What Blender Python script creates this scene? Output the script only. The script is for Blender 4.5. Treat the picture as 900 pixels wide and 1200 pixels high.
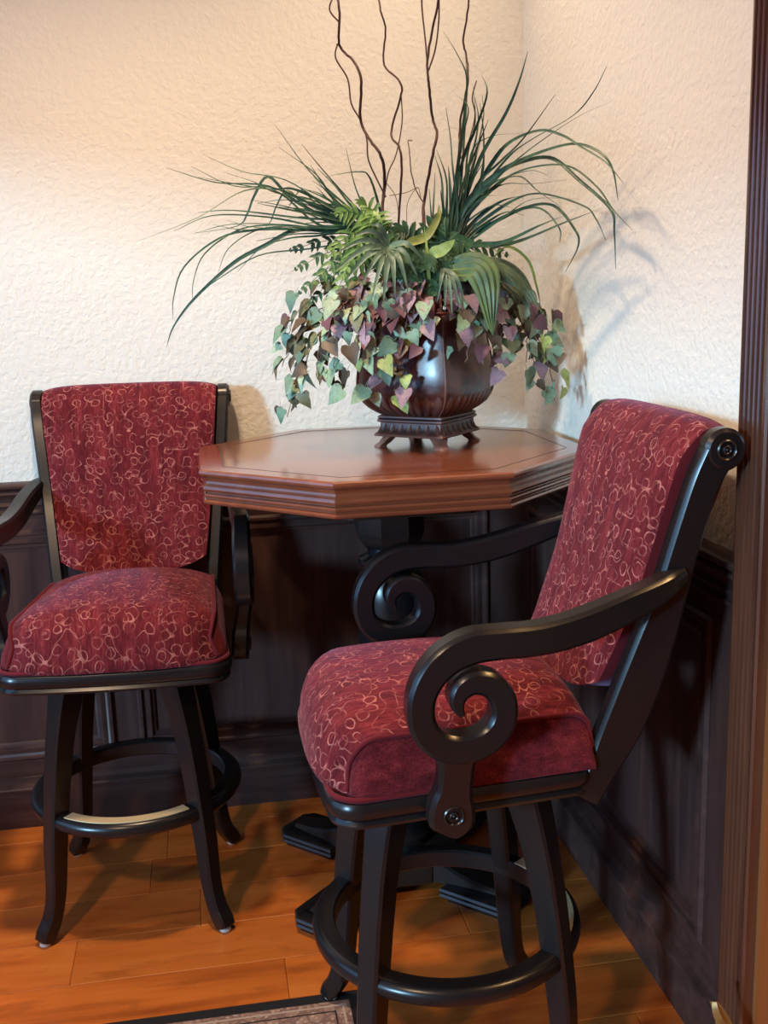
import bpy, bmesh, math, random
from mathutils import Vector, Matrix
for _o in list(bpy.data.objects):
    bpy.data.objects.remove(_o)
S = bpy.context.scene
COL = S.collection
PI = math.pi
random.seed(11)

# ------------------------------------------------------------------ camera, world, lights, exposure
def camera():
    p, r, y = math.radians(11.516), math.radians(-1.7624), math.radians(9.2751)
    fwd = Vector((math.sin(y)*math.cos(p), math.cos(y)*math.cos(p), -math.sin(p)))
    right = Vector((math.cos(y), -math.sin(y), 0))
    up = right.cross(fwd)
    r2 = math.cos(r)*right + math.sin(r)*up
    u2 = -math.sin(r)*right + math.cos(r)*up
    m = Matrix((r2, u2, -fwd)).transposed().to_4x4()
    m.translation = (-0.8473, -2.8637, 1.42)
    cd = bpy.data.cameras.new('camera')
    cd.sensor_fit = 'VERTICAL'; cd.sensor_height = 24.0; cd.lens = 1253.66/1200*24.0
    cd.clip_start = 0.05
    c = bpy.data.objects.new('camera', cd); c.matrix_world = m
    COL.objects.link(c); S.camera = c
camera()

W = bpy.data.worlds.new('sky'); S.world = W; W.use_nodes = True
W.node_tree.nodes['Background'].inputs[0].default_value = (0.30, 0.55, 1.0, 1)
W.node_tree.nodes['Background'].inputs[1].default_value = 2.0

def lamp(name, kind, loc, energy, color, target=None, **kw):
    d = bpy.data.lights.new(name, kind); d.energy = energy; d.color = color
    for k, v in kw.items(): setattr(d, k, v)
    o = bpy.data.objects.new(name, d); o.location = loc
    if target is not None:
        o.rotation_euler = (Vector(target)-Vector(loc)).to_track_quat('-Z', 'Y').to_euler()
    COL.objects.link(o); return o
# low hazy daylight from the left, through the window of the left wall
lamp('sun', 'SUN', (-6, -5.0, 2.4), 2.4, (0.39, 0.73, 1.0), target=(-6+1.20, -5.0+1.0, 2.4-0.25), angle=math.radians(5.5))
# warm ceiling downlights, then an added fill on the camera side
WARM = (1.0, 0.70, 0.44)
lamp('warm_overhead', 'SPOT', (-1.06, -0.94, 2.72), 108, WARM, target=(-1.06, -0.94, 0), spot_size=math.radians(150), spot_blend=1.0, shadow_soft_size=0.07)
lamp('warm_overhead', 'SPOT', (-0.32, -0.36, 2.72), 23, WARM, target=(-0.32, -0.36, 0), spot_size=math.radians(150), spot_blend=1.0, shadow_soft_size=0.07)
lamp('warm_overhead', 'AREA', (-2.0, -3.0, 2.70), 36, WARM, target=(-2.0, -3.0, 0), shape='DISK', size=0.2)  # added warm fill beside the camera, lifting the front-facing sides
lamp('hall_downlight', 'AREA', (0.75, -1.9, 2.55), 22, (1.0, 0.58, 0.24), target=(0.55, -1.8, 0), shape='DISK', size=0.3)

S.view_settings.view_transform = 'Standard'
S.view_settings.look = 'None'
S.view_settings.gamma = 1.0
S.view_settings.use_curve_mapping = False
S.view_settings.exposure = 0.42
S.cycles.use_denoising = True
S.cycles.max_bounces = 8
S.cycles.caustics_reflective = False
S.cycles.caustics_refractive = False
S.cycles.sample_clamp_indirect = 4.0

# ------------------------------------------------------------------ material helpers
class NT:
    def __init__(self, name):
        self.m = bpy.data.materials.new(name); self.m.use_nodes = True
        self.t = self.m.node_tree; self.b = self.t.nodes['Principled BSDF']
    def n(self, typ, **kw):
        x = self.t.nodes.new(typ)
        for k, v in kw.items(): setattr(x, k, v)
        return x
    def l(self, a, b): self.t.links.new(a, b)
    def set(self, **kw):
        for k, v in kw.items():
            self.b.inputs[k.replace('_', ' ')].default_value = v
        return self
    def coord(self, kind='Object', scale=(1, 1, 1), rot=(0, 0, 0)):
        c = self.n('ShaderNodeTexCoord'); mp = self.n('ShaderNodeMapping')
        mp.inputs['Scale'].default_value = scale; mp.inputs['Rotation'].default_value = rot
        self.l(c.outputs[kind], mp.inputs['Vector']); return mp.outputs[0]
    def noise(self, vec, scale, detail=3, rough=0.55, dist=0.0):
        x = self.n('ShaderNodeTexNoise'); x.inputs['Scale'].default_value = scale
        x.inputs['Detail'].default_value = detail; x.inputs['Roughness'].default_value = rough
        x.inputs['Distortion'].default_value = dist
        if vec is not None: self.l(vec, x.inputs['Vector'])
        return x.outputs[0]
    def ramp(self, fac, stops):
        x = self.n('ShaderNodeValToRGB'); e = x.color_ramp.elements
        while len(e) < len(stops): e.new(0.5)
        for el, (p, c) in zip(e, stops):
            el.position = p; el.color = (*c, 1)
        self.l(fac, x.inputs[0]); return x.outputs[0]
    def math(self, op, a, b=None, c=None):
        x = self.n('ShaderNodeMath', operation=op)
        for i, v in enumerate((a, b, c)):
            if v is None: continue
            if isinstance(v, (int, float)): x.inputs[i].default_value = v
            else: self.l(v, x.inputs[i])
        return x.outputs[0]
    def mix(self, fac, a, b, blend='MIX'):
        x = self.n('ShaderNodeMix', data_type='RGBA', blend_type=blend)
        for s, v in ((0, fac), (6, a), (7, b)):
            if isinstance(v, (int, float)): x.inputs[s].default_value = v
            elif isinstance(v, tuple): x.inputs[s].default_value = (*v, 1)
            else: self.l(v, x.inputs[s])
        return x.outputs[2]
    def bump(self, h, strength=0.3, dist=0.002):
        x = self.n('ShaderNodeBump'); x.inputs['Strength'].default_value = strength
        x.inputs['Distance'].default_value = dist
        self.l(h, x.inputs['Height']); self.l(x.outputs[0], self.b.inputs['Normal'])
    def col(self, c):
        if isinstance(c, tuple): self.b.inputs['Base Color'].default_value = (*c, 1)
        else: self.l(c, self.b.inputs['Base Color'])
        return self

def mat_plaster(name, c):
    k = NT(name); v = k.coord()
    a = k.noise(v, 66, 3, 0.55, 0.1); b = k.noise(v, 130, 2)
    t = k.ramp(a, [(0.40, (0, 0, 0)), (0.60, (1, 1, 1))])
    h = k.math('ADD', k.math('MULTIPLY', t, 0.7), k.math('MULTIPLY', b, 0.3))
    k.bump(h, 0.45, 0.0028)
    lo = tuple(x*0.965 for x in c)
    k.col(k.mix(k.noise(v, 2.5, 2), lo, c)); k.set(Roughness=0.85)
    return k.m
def mat_wood(name, dark, mid, light, axis='Z', rough=0.32, coat=0.3, scale=1.0, spread=(0.3, 0.52, 0.75), rnd=0.0):
    k = NT(name)
    sc = {'X': (1.2, 14, 14), 'Y': (14, 1.2, 14), 'Z': (14, 14, 1.2)}[axis]
    v = k.coord('Object', tuple(s*scale for s in sc))
    vv = v
    if rnd:
        oi = k.n('ShaderNodeObjectInfo'); ad = k.n('ShaderNodeVectorMath', operation='ADD')
        sc2 = k.n('ShaderNodeVectorMath', operation='SCALE'); cb = k.n('ShaderNodeCombineXYZ')
        for i in range(3): k.l(oi.outputs['Random'], cb.inputs[i])
        k.l(cb.outputs[0], sc2.inputs[0]); sc2.inputs['Scale'].default_value = 37.0
        k.l(v, ad.inputs[0]); k.l(sc2.outputs[0], ad.inputs[1]); vv = ad.outputs[0]
    g = k.noise(vv, 1.0, 6, 0.62, 1.2)
    f = k.noise(vv, 5.0, 3, 0.6)
    s = k.math('ADD', k.math('MULTIPLY', g, 0.75), k.math('MULTIPLY', f, 0.25))
    c = k.ramp(s, [(spread[0], dark), (spread[1], mid), (spread[2], light)])
    if rnd:
        bl = k.noise(k.coord('Object', (9, 22, 1)), 1.0, 4, 0.65, 0.6)
        c = k.mix(k.ramp(bl, [(0.52, (0, 0, 0)), (0.72, (0.7, 0.7, 0.7))]), c, tuple(x*0.55 for x in mid))
        c = k.mix(k.math('MULTIPLY', oi.outputs['Random'], rnd), c, tuple(x*0.5 for x in dark))
    k.col(c); k.set(Roughness=rough, Coat_Weight=coat, Coat_Roughness=0.18)
    k.bump(s, 0.12, 0.002)
    return k.m

M = {}
M['plaster'] = mat_plaster('cream_knockdown_plaster', (0.725, 0.715, 0.645))
M['far'] = mat_plaster('tan_plaster', (0.34, 0.25, 0.17))
M['ceiling'] = mat_plaster('ceiling_plaster', (0.80, 0.72, 0.60))
M['wains'] = mat_wood('dark_wainscot_wood', (0.028, 0.014, 0.012), (0.052, 0.026, 0.023), (0.085, 0.045, 0.038), 'X', 0.40, 0.0)
M['wains_v'] = mat_wood('dark_wainscot_wood_upright', (0.030, 0.015, 0.014), (0.052, 0.026, 0.023), (0.078, 0.042, 0.036), 'Z', 0.42, 0.0)
for _m in ('wains', 'wains_v'): M[_m].node_tree.nodes['Principled BSDF'].inputs['Specular IOR Level'].default_value = 0.22
M['casing'] = mat_wood('walnut_door_casing', (0.045, 0.016, 0.009), (0.088, 0.032, 0.017), (0.14, 0.055, 0.028), 'Z', 0.26, 0.7)
M['jamb'] = mat_wood('golden_brown_jamb_wood', (0.16, 0.055, 0.018), (0.22, 0.075, 0.020), (0.29, 0.10, 0.03), 'Z', 0.4, 0.2)
M['table'] = mat_wood('cherry_table_wood', (0.10, 0.026, 0.012), (0.19, 0.052, 0.022), (0.28, 0.088, 0.036), 'X', 0.22, 0.8, 0.55)
M['inlay'] = NT('dark_inlay').col((0.03, 0.012, 0.008)).set(Roughness=0.35).m
M['plank'] = mat_wood('hickory_plank', (0.24, 0.052, 0.010), (0.55, 0.150, 0.024), (0.72, 0.25, 0.052), 'X', 0.32, 0.15, 0.5, (0.30, 0.47, 0.74), rnd=0.2)
M['gap'] = NT('dark_joint').col((0.03, 0.012, 0.006)).set(Roughness=0.8).m
def mat_black():
    k = NT('black_painted_wood'); v = k.coord()
    n = k.noise(v, 30, 4, 0.6)
    ge = k.n('ShaderNodeNewGeometry')
    edge = k.ramp(ge.outputs['Pointiness'], [(0.53, (0, 0, 0)), (0.62, (1, 1, 1))])
    k.col(k.mix(k.math('MULTIPLY', edge, 0.35), k.mix(n, (0.0035, 0.004, 0.006), (0.007, 0.0075, 0.009)), (0.055, 0.030, 0.018)))
    k.set(Roughness=0.27, Specular_IOR_Level=0.42)
    k.bump(n, 0.05, 0.001)
    return k.m
M['black'] = mat_black()
M['brass'] = NT('worn_brass').col((0.86, 0.70, 0.42)).set(Metallic=0.55, Roughness=0.5).m
M['glide'] = NT('pale_plastic_glide').col((0.55, 0.54, 0.52)).set(Roughness=0.5).m
M['gold'] = NT('gilded_resin').col((0.28, 0.17, 0.06)).set(Metallic=0.4, Roughness=0.42).m
def mat_fabric(name, loops=True):
    k = NT(name)
    c = k.n('ShaderNodeTexCoord'); uv = c.outputs['UV']
    mpa = k.n('ShaderNodeMapping'); mpa.inputs['Scale'].default_value = (1, 0.16, 1); k.l(uv, mpa.inputs['Vector'])
    streak = k.noise(mpa.outputs[0], 260, 3, 0.6); blot = k.noise(mpa.outputs[0], 34, 4, 0.65)
    mpb = k.n('ShaderNodeMapping'); mpb.inputs['Scale'].default_value = (0.2, 1, 1); k.l(uv, mpb.inputs['Vector'])
    weft = k.noise(mpb.outputs[0], 300, 2)
    base = k.ramp(k.math('ADD', k.math('MULTIPLY', streak, 0.45), k.math('MULTIPLY', blot, 0.55)),
                  [(0.33, (0.036, 0.0025, 0.005)), (0.5, (0.105, 0.009, 0.013)), (0.68, (0.225, 0.028, 0.032))])
    h = k.math('ADD', k.math('MULTIPLY', streak, 0.6), k.math('MULTIPLY', weft, 0.5))
    if loops:
        w = k.n('ShaderNodeTexNoise'); w.inputs['Scale'].default_value = 42; w.inputs['Detail'].default_value = 1; k.l(uv, w.inputs['Vector'])
        sb = k.n('ShaderNodeVectorMath', operation='SUBTRACT'); k.l(w.outputs['Color'], sb.inputs[0]); sb.inputs[1].default_value = (0.5, 0.5, 0.5)
        sc = k.n('ShaderNodeVectorMath', operation='SCALE'); k.l(sb.outputs[0], sc.inputs[0]); sc.inputs['Scale'].default_value = 0.016
        ad = k.n('ShaderNodeVectorMath', operation='ADD'); k.l(uv, ad.inputs[0]); k.l(sc.outputs[0], ad.inputs[1])
        masks = []
        for scale, off, rad, wid in ((33.0, 0.0, 0.31, 0.036),):
            of = k.n('ShaderNodeVectorMath', operation='ADD'); k.l(ad.outputs[0], of.inputs[0]); of.inputs[1].default_value = (off, off*1.7, 0)
            vo = k.n('ShaderNodeTexVoronoi', voronoi_dimensions='2D'); vo.inputs['Scale'].default_value = scale; vo.inputs['Randomness'].default_value = 0.85
            k.l(of.outputs[0], vo.inputs['Vector'])
            d = k.math('ABSOLUTE', k.math('SUBTRACT', vo.outputs['Distance'], rad))
            masks.append(k.math('LESS_THAN', d, wid))
        cn = k.noise(uv, 30, 0); m = k.math('MAXIMUM', masks[0], k.math('LESS_THAN', k.math('ABSOLUTE', k.math('SUBTRACT', cn, 0.57)), 0.012))
        loop_fade = k.ramp(k.noise(uv, 26, 3, 0.7), [(0.42, (0.06, 0.06, 0.06)), (0.60, (1, 1, 1))])  # loops fade in random patches, standing for sheen that washes them out
        m = k.math('MULTIPLY', m, k.math('MULTIPLY', loop_fade, 0.68))
        base = k.mix(m, base, (0.50, 0.18, 0.15))
        h = k.math('ADD', h, k.math('MULTIPLY', m, 0.9))
    k.col(base); k.set(Roughness=0.9, Sheen_Weight=0.19, Sheen_Roughness=0.4, Specular_IOR_Level=0.15)
    k.b.inputs['Sheen Tint'].default_value = (0.72, 0.48, 0.74, 1)
    k.bump(h, 0.6, 0.003)
    return k.m
M['fabric'] = mat_fabric('burgundy_loop_chenille')
M['fabric_plain'] = mat_fabric('burgundy_plain_chenille', False)
def mat_rug():
    k = NT('worn_oriental_rug'); v = k.coord()
    vo = k.n('ShaderNodeTexVoronoi', feature='DISTANCE_TO_EDGE'); vo.inputs['Scale'].default_value = 42; k.l(v, vo.inputs['Vector'])
    a = k.math('LESS_THAN', vo.outputs['Distance'], 0.10)
    vo2 = k.n('ShaderNodeTexVoronoi'); vo2.inputs['Scale'].default_value = 90; k.l(v, vo2.inputs['Vector'])
    b = k.math('LESS_THAN', vo2.outputs['Distance'], 0.34)
    n = k.noise(v, 90, 3)
    c = k.mix(n, (0.20, 0.11, 0.085), (0.42, 0.29, 0.23))
    c = k.mix(k.math('MULTIPLY', b, 0.55), c, (0.55, 0.44, 0.36))
    c = k.mix(k.math('MULTIPLY', a, 0.6), c, (0.14, 0.075, 0.07))
    k.col(c); k.set(Roughness=0.95); k.bump(n, 0.6, 0.003); return k.m
M['rug'] = mat_rug()
M['rug_black'] = NT('black_rug_binding').col((0.006, 0.006, 0.009)).set(Roughness=0.9).m
def mat_vase():
    k = NT('oxblood_glazed_resin'); v = k.coord()
    n = k.noise(v, 14, 4, 0.6, 0.8)
    k.col(k.ramp(n, [(0.35, (0.030, 0.006, 0.005)), (0.55, (0.085, 0.017, 0.012)), (0.75, (0.18, 0.046, 0.028))]))
    k.set(Roughness=0.34, Coat_Weight=0.25, Coat_Roughness=0.2); k.bump(n, 0.3, 0.004); return k.m
M['vase'] = mat_vase()
def mat_vase_carved():
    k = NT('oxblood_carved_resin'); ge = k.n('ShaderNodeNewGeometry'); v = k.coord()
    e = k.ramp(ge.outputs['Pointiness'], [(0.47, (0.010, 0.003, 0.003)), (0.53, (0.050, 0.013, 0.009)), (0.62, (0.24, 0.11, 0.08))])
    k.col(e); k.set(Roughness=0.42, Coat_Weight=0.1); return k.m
M['vase_carved'] = mat_vase_carved()
def mat_leaf(name, a, b, vein=None, rough=0.5, scale=60):
    k = NT(name); v = k.coord('Object'); oi = k.n('ShaderNodeObjectInfo')
    n = k.noise(v, scale, 3)
    c = k.mix(k.ramp(n, [(0.38, (0, 0, 0)), (0.62, (1, 1, 1))]), a, b)
    if name.startswith('ivy'):
        n2 = k.noise(v, 5.5, 3, 0.6)
        c = k.mix(k.ramp(n2, [(0.50, (0, 0, 0)), (0.68, (0.5, 0.5, 0.5))]), c, (0.10, 0.075, 0.045))
    hs = k.n('ShaderNodeHueSaturation')
    k.l(k.math('ADD', k.math('MULTIPLY', oi.outputs['Random'], 0.5), 0.75), hs.inputs['Value'])
    k.l(c, hs.inputs['Color'])
    k.col(hs.outputs[0]); k.set(Roughness=rough, Specular_IOR_Level=0.35)
    return k.m
LEAF = [mat_leaf('ivy_sage', (0.13, 0.24, 0.15), (0.27, 0.38, 0.25)),
        mat_leaf('ivy_pale', (0.24, 0.38, 0.26), (0.40, 0.48, 0.34)),
        mat_leaf('ivy_plum', (0.070, 0.024, 0.036), (0.17, 0.075, 0.095)),
        mat_leaf('ivy_olive', (0.11, 0.12, 0.05), (0.19, 0.17, 0.085)),
        mat_leaf('ivy_lime', (0.28, 0.36, 0.09), (0.36, 0.42, 0.15)),
        mat_leaf('ivy_mauve', (0.22, 0.12, 0.16), (0.34, 0.24, 0.27)),
        mat_leaf('ivy_brown', (0.060, 0.044, 0.032), (0.12, 0.085, 0.055)),
        mat_leaf('ivy_teal', (0.065, 0.14, 0.10), (0.15, 0.25, 0.18))]
M['grass'] = mat_leaf('dark_grass', (0.018, 0.060, 0.045), (0.045, 0.115, 0.070), rough=0.38, scale=30)
M['palm'] = mat_leaf('grey_green_palm', (0.055, 0.10, 0.070), (0.13, 0.20, 0.13), rough=0.42, scale=25)
M['palm_yellow'] = mat_leaf('striped_palm', (0.045, 0.095, 0.045), (0.12, 0.18, 0.065), rough=0.42, scale=14)
M['fern'] = mat_leaf('bright_fern', (0.08, 0.19, 0.045), (0.19, 0.33, 0.10), rough=0.45, scale=25)
M['fern_dark'] = mat_leaf('dark_fern', (0.022, 0.070, 0.035), (0.05, 0.13, 0.06), rough=0.45, scale=25)
M['lime'] = mat_leaf('lime_leaf', (0.16, 0.27, 0.07), (0.24, 0.36, 0.11), rough=0.4)
M['yellow'] = mat_leaf('yellow_blade', (0.15, 0.19, 0.05), (0.24, 0.27, 0.08), rough=0.4)
M['twig'] = mat_leaf('brown_twig', (0.045, 0.018, 0.016), (0.085, 0.035, 0.03), rough=0.6)
M['stem'] = mat_leaf('pink_brown_stem', (0.18, 0.085, 0.06), (0.26, 0.16, 0.10), rough=0.6)
M['moss'] = mat_leaf('dark_moss', (0.02, 0.028, 0.012), (0.05, 0.05, 0.025), rough=0.9)

# ------------------------------------------------------------------ geometry helpers
def link(name, me, parent=None, mat=None, smooth=None):
    o = bpy.data.objects.new(name, me); COL.objects.link(o)
    if mat is not None and not me.materials: me.materials.append(mat)
    if parent is not None: o.parent = parent
    return o
def obj(name, bm, mat, parent=None, smooth=35, recalc=True):
    if recalc: bmesh.ops.recalc_face_normals(bm, faces=bm.faces)
    me = bpy.data.meshes.new(name); bm.to_mesh(me); bm.free()
    me.materials.append(mat)
    if smooth:
        me.polygons.foreach_set('use_smooth', [True]*len(me.polygons))
        me.set_sharp_from_angle(angle=math.radians(smooth))
    return link(name, me, parent)
def tag(o, label=None, cat=None, group=None, kind=None):
    if label: o['label'] = label
    if cat: o['category'] = cat
    if group: o['group'] = group
    if kind: o['kind'] = kind
    return o
def thing(name, label, cat, loc=(0, 0, 0), rz=0, group=None):
    o = bpy.data.objects.new(name, None); COL.objects.link(o)
    o.location = loc; o.rotation_euler = (0, 0, rz); o.empty_display_size = 0.05
    return tag(o, label, cat, group)
def copy_tree(o, parent=None):
    c = o.copy(); COL.objects.link(c)
    if parent is not None: c.parent = parent
    for ch in list(o.children): copy_tree(ch, c)
    return c
def box(bm, x0, x1, y0, y1, z0, z1, bev=0.0):
    vs = [bm.verts.new((x, y, z)) for x in (x0, x1) for y in (y0, y1) for z in (z0, z1)]
    fs = [bm.faces.new([vs[i] for i in q]) for q in ((0, 1, 3, 2), (4, 6, 7, 5), (0, 4, 5, 1), (2, 3, 7, 6), (0, 2, 6, 4), (1, 5, 7, 3))]
    if bev:
        es = list({e for f in fs for e in f.edges})
        bmesh.ops.bevel(bm, geom=es, offset=bev, segments=1, affect='EDGES')
def loft(bm, rings, closed=True, cap=True, loop=False):
    V = [[bm.verts.new(p) for p in r] for r in rings]
    n = len(V[0]); m = len(V)
    for i in range(m if loop else m-1):
        a, b = V[i], V[(i+1) % m]
        for j in range(n if closed else n-1):
            k = (j+1) % n
            bm.faces.new((a[j], a[k], b[k], b[j]))
    if cap and closed and not loop:
        bm.faces.new(V[0][::-1]); bm.faces.new(V[-1])
    return V
def lathe(bm, prof, n=32, c=(0, 0), phase=0.0):
    return loft(bm, [[(c[0]+r*math.cos(phase+2*PI*j/n), c[1]+r*math.sin(phase+2*PI*j/n), z) for j in range(n)] for r, z in prof])
def spline(pts, k=6):
    P = [Vector(p) for p in pts]; out = []
    for i in range(len(P)-1):
        p0 = P[i-1] if i else P[0]*2-P[1]; p1, p2 = P[i], P[i+1]
        p3 = P[i+2] if i+2 < len(P) else P[-1]*2-P[-2]
        for j in range(k):
            t = j/k
            out.append(0.5*((2*p1)+(p2-p0)*t+(2*p0-5*p1+4*p2-p3)*t*t+(3*p1-p0-3*p2+p3)*t**3))
    out.append(P[-1]); return out
def tube(bm, pts, rad, n=8, cap=True):
    P = [Vector(p) for p in pts]; rings = []; prev = None
    for i, p in enumerate(P):
        t = (P[min(i+1, len(P)-1)]-P[max(i-1, 0)]).normalized()
        if prev is None:
            u = t.orthogonal().normalized()
        else:
            u = (prev-t*prev.dot(t)).normalized()
        prev = u; v = t.cross(u)
        r = rad(i/(len(P)-1)) if callable(rad) else rad
        rings.append([p+u*(r*math.cos(2*PI*j/n))+v*(r*math.sin(2*PI*j/n)) for j in range(n)])
    loft(bm, rings, cap=cap)
def ribbon(bm, path, w=None, ch=0.005):
    """path: (y, z, halfwidth, x, halfthickness) stations in a y-z plane; bevelled rectangular section."""
    rings = []; n = len(path)
    for i, (y, z, hw, x, ht) in enumerate(path):
        a = path[max(i-1, 0)]; b = path[min(i+1, n-1)]
        t = Vector((b[0]-a[0], b[1]-a[1])).normalized(); nn = Vector((-t.y, t.x))
        c = min(ch, hw*0.4, ht*0.4); c2 = c*0.45
        sec = [(-hw, -ht+c), (-hw, ht-c), (-hw+c2, ht-c2), (-hw+c, ht), (hw-c, ht), (hw-c2, ht-c2), (hw, ht-c), (hw, -ht+c), (hw-c2, -ht+c2), (hw-c, -ht), (-hw+c, -ht), (-hw+c2, -ht+c2)]
        rings.append([(x+q, y+nn.x*p, z+nn.y*p) for p, q in sec])
    loft(bm, rings)
def uvmap(bm, f):
    l = bm.loops.layers.uv.verify()
    for fa in bm.faces:
        for lo in fa.loops: lo[l].uv = f(lo.vert)
def grid(bm, P, U):
    """P[i][j] points, U[i][j] metric uv"""
    l = bm.loops.layers.uv.verify()
    V = [[bm.verts.new(p) for p in r] for r in P]
    for i in range(len(V)-1):
        for j in range(len(V[0])-1):
            q = ((i, j), (i, j+1), (i+1, j+1), (i+1, j))
            f = bm.faces.new([V[a][b] for a, b in q])
            for lo, (a, b) in zip(f.loops, q): lo[l].uv = U[a][b]
    return V
LEFT_BLADES = [(7,[(-0.496,-0.4,1.598),(-0.56,-0.413,1.606),(-0.683,-0.426,1.658),(-0.796,-0.439,1.666),(-0.899,-0.452,1.696)]),(7,[(-0.488,-0.4,1.59),(-0.527,-0.398,1.591),(-0.658,-0.396,1.654),(-0.758,-0.393,1.663),(-0.846,-0.391,1.705)]),(6,[(-0.496,-0.4,1.598),(-0.574,-0.407,1.625),(-0.667,-0.413,1.645),(-0.712,-0.42,1.667),(-0.78,-0.426,1.689)]),(7,[(-0.48,-0.4,1.598),(-0.526,-0.393,1.614),(-0.57,-0.386,1.683),(-0.652,-0.379,1.745)]),(7,[(-0.472,-0.4,1.59),(-0.494,-0.392,1.606),(-0.585,-0.383,1.691),(-0.659,-0.375,1.794)]),(6,[(-0.456,-0.4,1.59),(-0.484,-0.429,1.603),(-0.562,-0.458,1.683),(-0.612,-0.487,1.737)]),(12,[(-0.413,-0.4,1.558),(-0.429,-0.424,1.572),(-0.461,-0.449,1.668),(-0.495,-0.473,1.68),(-0.567,-0.497,1.668)]),(12,[(-0.489,-0.4,1.56),(-0.527,-0.39,1.576),(-0.626,-0.381,1.632),(-0.678,-0.371,1.683),(-0.711,-0.361,1.643),(-0.728,-0.352,1.606),(-0.753,-0.342,1.58),(-0.848,-0.333,1.567)]),(8,[(-0.497,-0.4,1.567),(-0.577,-0.41,1.576),(-0.66,-0.419,1.644),(-0.737,-0.429,1.648),(-0.838,-0.439,1.594),(-0.971,-0.448,1.545)]),(8,[(-0.489,-0.4,1.567),(-0.562,-0.413,1.568),(-0.686,-0.427,1.592),(-0.808,-0.44,1.597),(-0.892,-0.453,1.565)]),(7,[(-0.497,-0.4,1.56),(-0.558,-0.375,1.562),(-0.658,-0.35,1.581),(-0.768,-0.326,1.585),(-0.848,-0.301,1.569)]),(6,[(-0.505,-0.4,1.56),(-0.608,-0.402,1.566),(-0.74,-0.404,1.568),(-0.809,-0.406,1.581)]),(16,[(-0.497,-0.4,1.556),(-0.614,-0.389,1.567),(-0.694,-0.378,1.534),(-0.766,-0.366,1.498),(-0.857,-0.355,1.423),(-0.908,-0.344,1.362),(-0.928,-0.333,1.315)]),(8,[(-0.497,-0.4,1.552),(-0.623,-0.401,1.566),(-0.709,-0.402,1.568),(-0.795,-0.402,1.551),(-0.875,-0.403,1.492),(-0.903,-0.404,1.425),(-0.907,-0.405,1.379)]),(5,[(-0.498,-0.4,1.529),(-0.609,-0.393,1.523),(-0.711,-0.386,1.512),(-0.808,-0.379,1.46),(-0.861,-0.372,1.423)]),(12,[(-0.488,-0.4,1.575),(-0.56,-0.417,1.62),(-0.63,-0.435,1.65),(-0.685,-0.452,1.649),(-0.833,-0.47,1.674)]),(9,[(-0.448,-0.4,1.574),(-0.455,-0.391,1.59),(-0.483,-0.382,1.652),(-0.502,-0.373,1.744)]),(8,[(-0.496,-0.4,1.575),(-0.62,-0.375,1.594),(-0.759,-0.351,1.614),(-0.837,-0.326,1.613)]),(14,[(-0.472,-0.4,1.575),(-0.511,-0.398,1.606),(-0.565,-0.397,1.637),(-0.619,-0.395,1.661)]),(14,[(-0.456,-0.4,1.574),(-0.517,-0.384,1.615),(-0.553,-0.368,1.662),(-0.581,-0.352,1.71)]),(14,[(-0.481,-0.4,1.567),(-0.534,-0.389,1.592),(-0.588,-0.377,1.609),(-0.657,-0.366,1.619)]),(14,[(-0.481,-0.4,1.567),(-0.555,-0.429,1.589),(-0.634,-0.458,1.603),(-0.711,-0.487,1.617)]),(12,[(-0.448,-0.4,1.574),(-0.493,-0.383,1.614),(-0.528,-0.366,1.662),(-0.565,-0.348,1.703)])]
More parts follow.
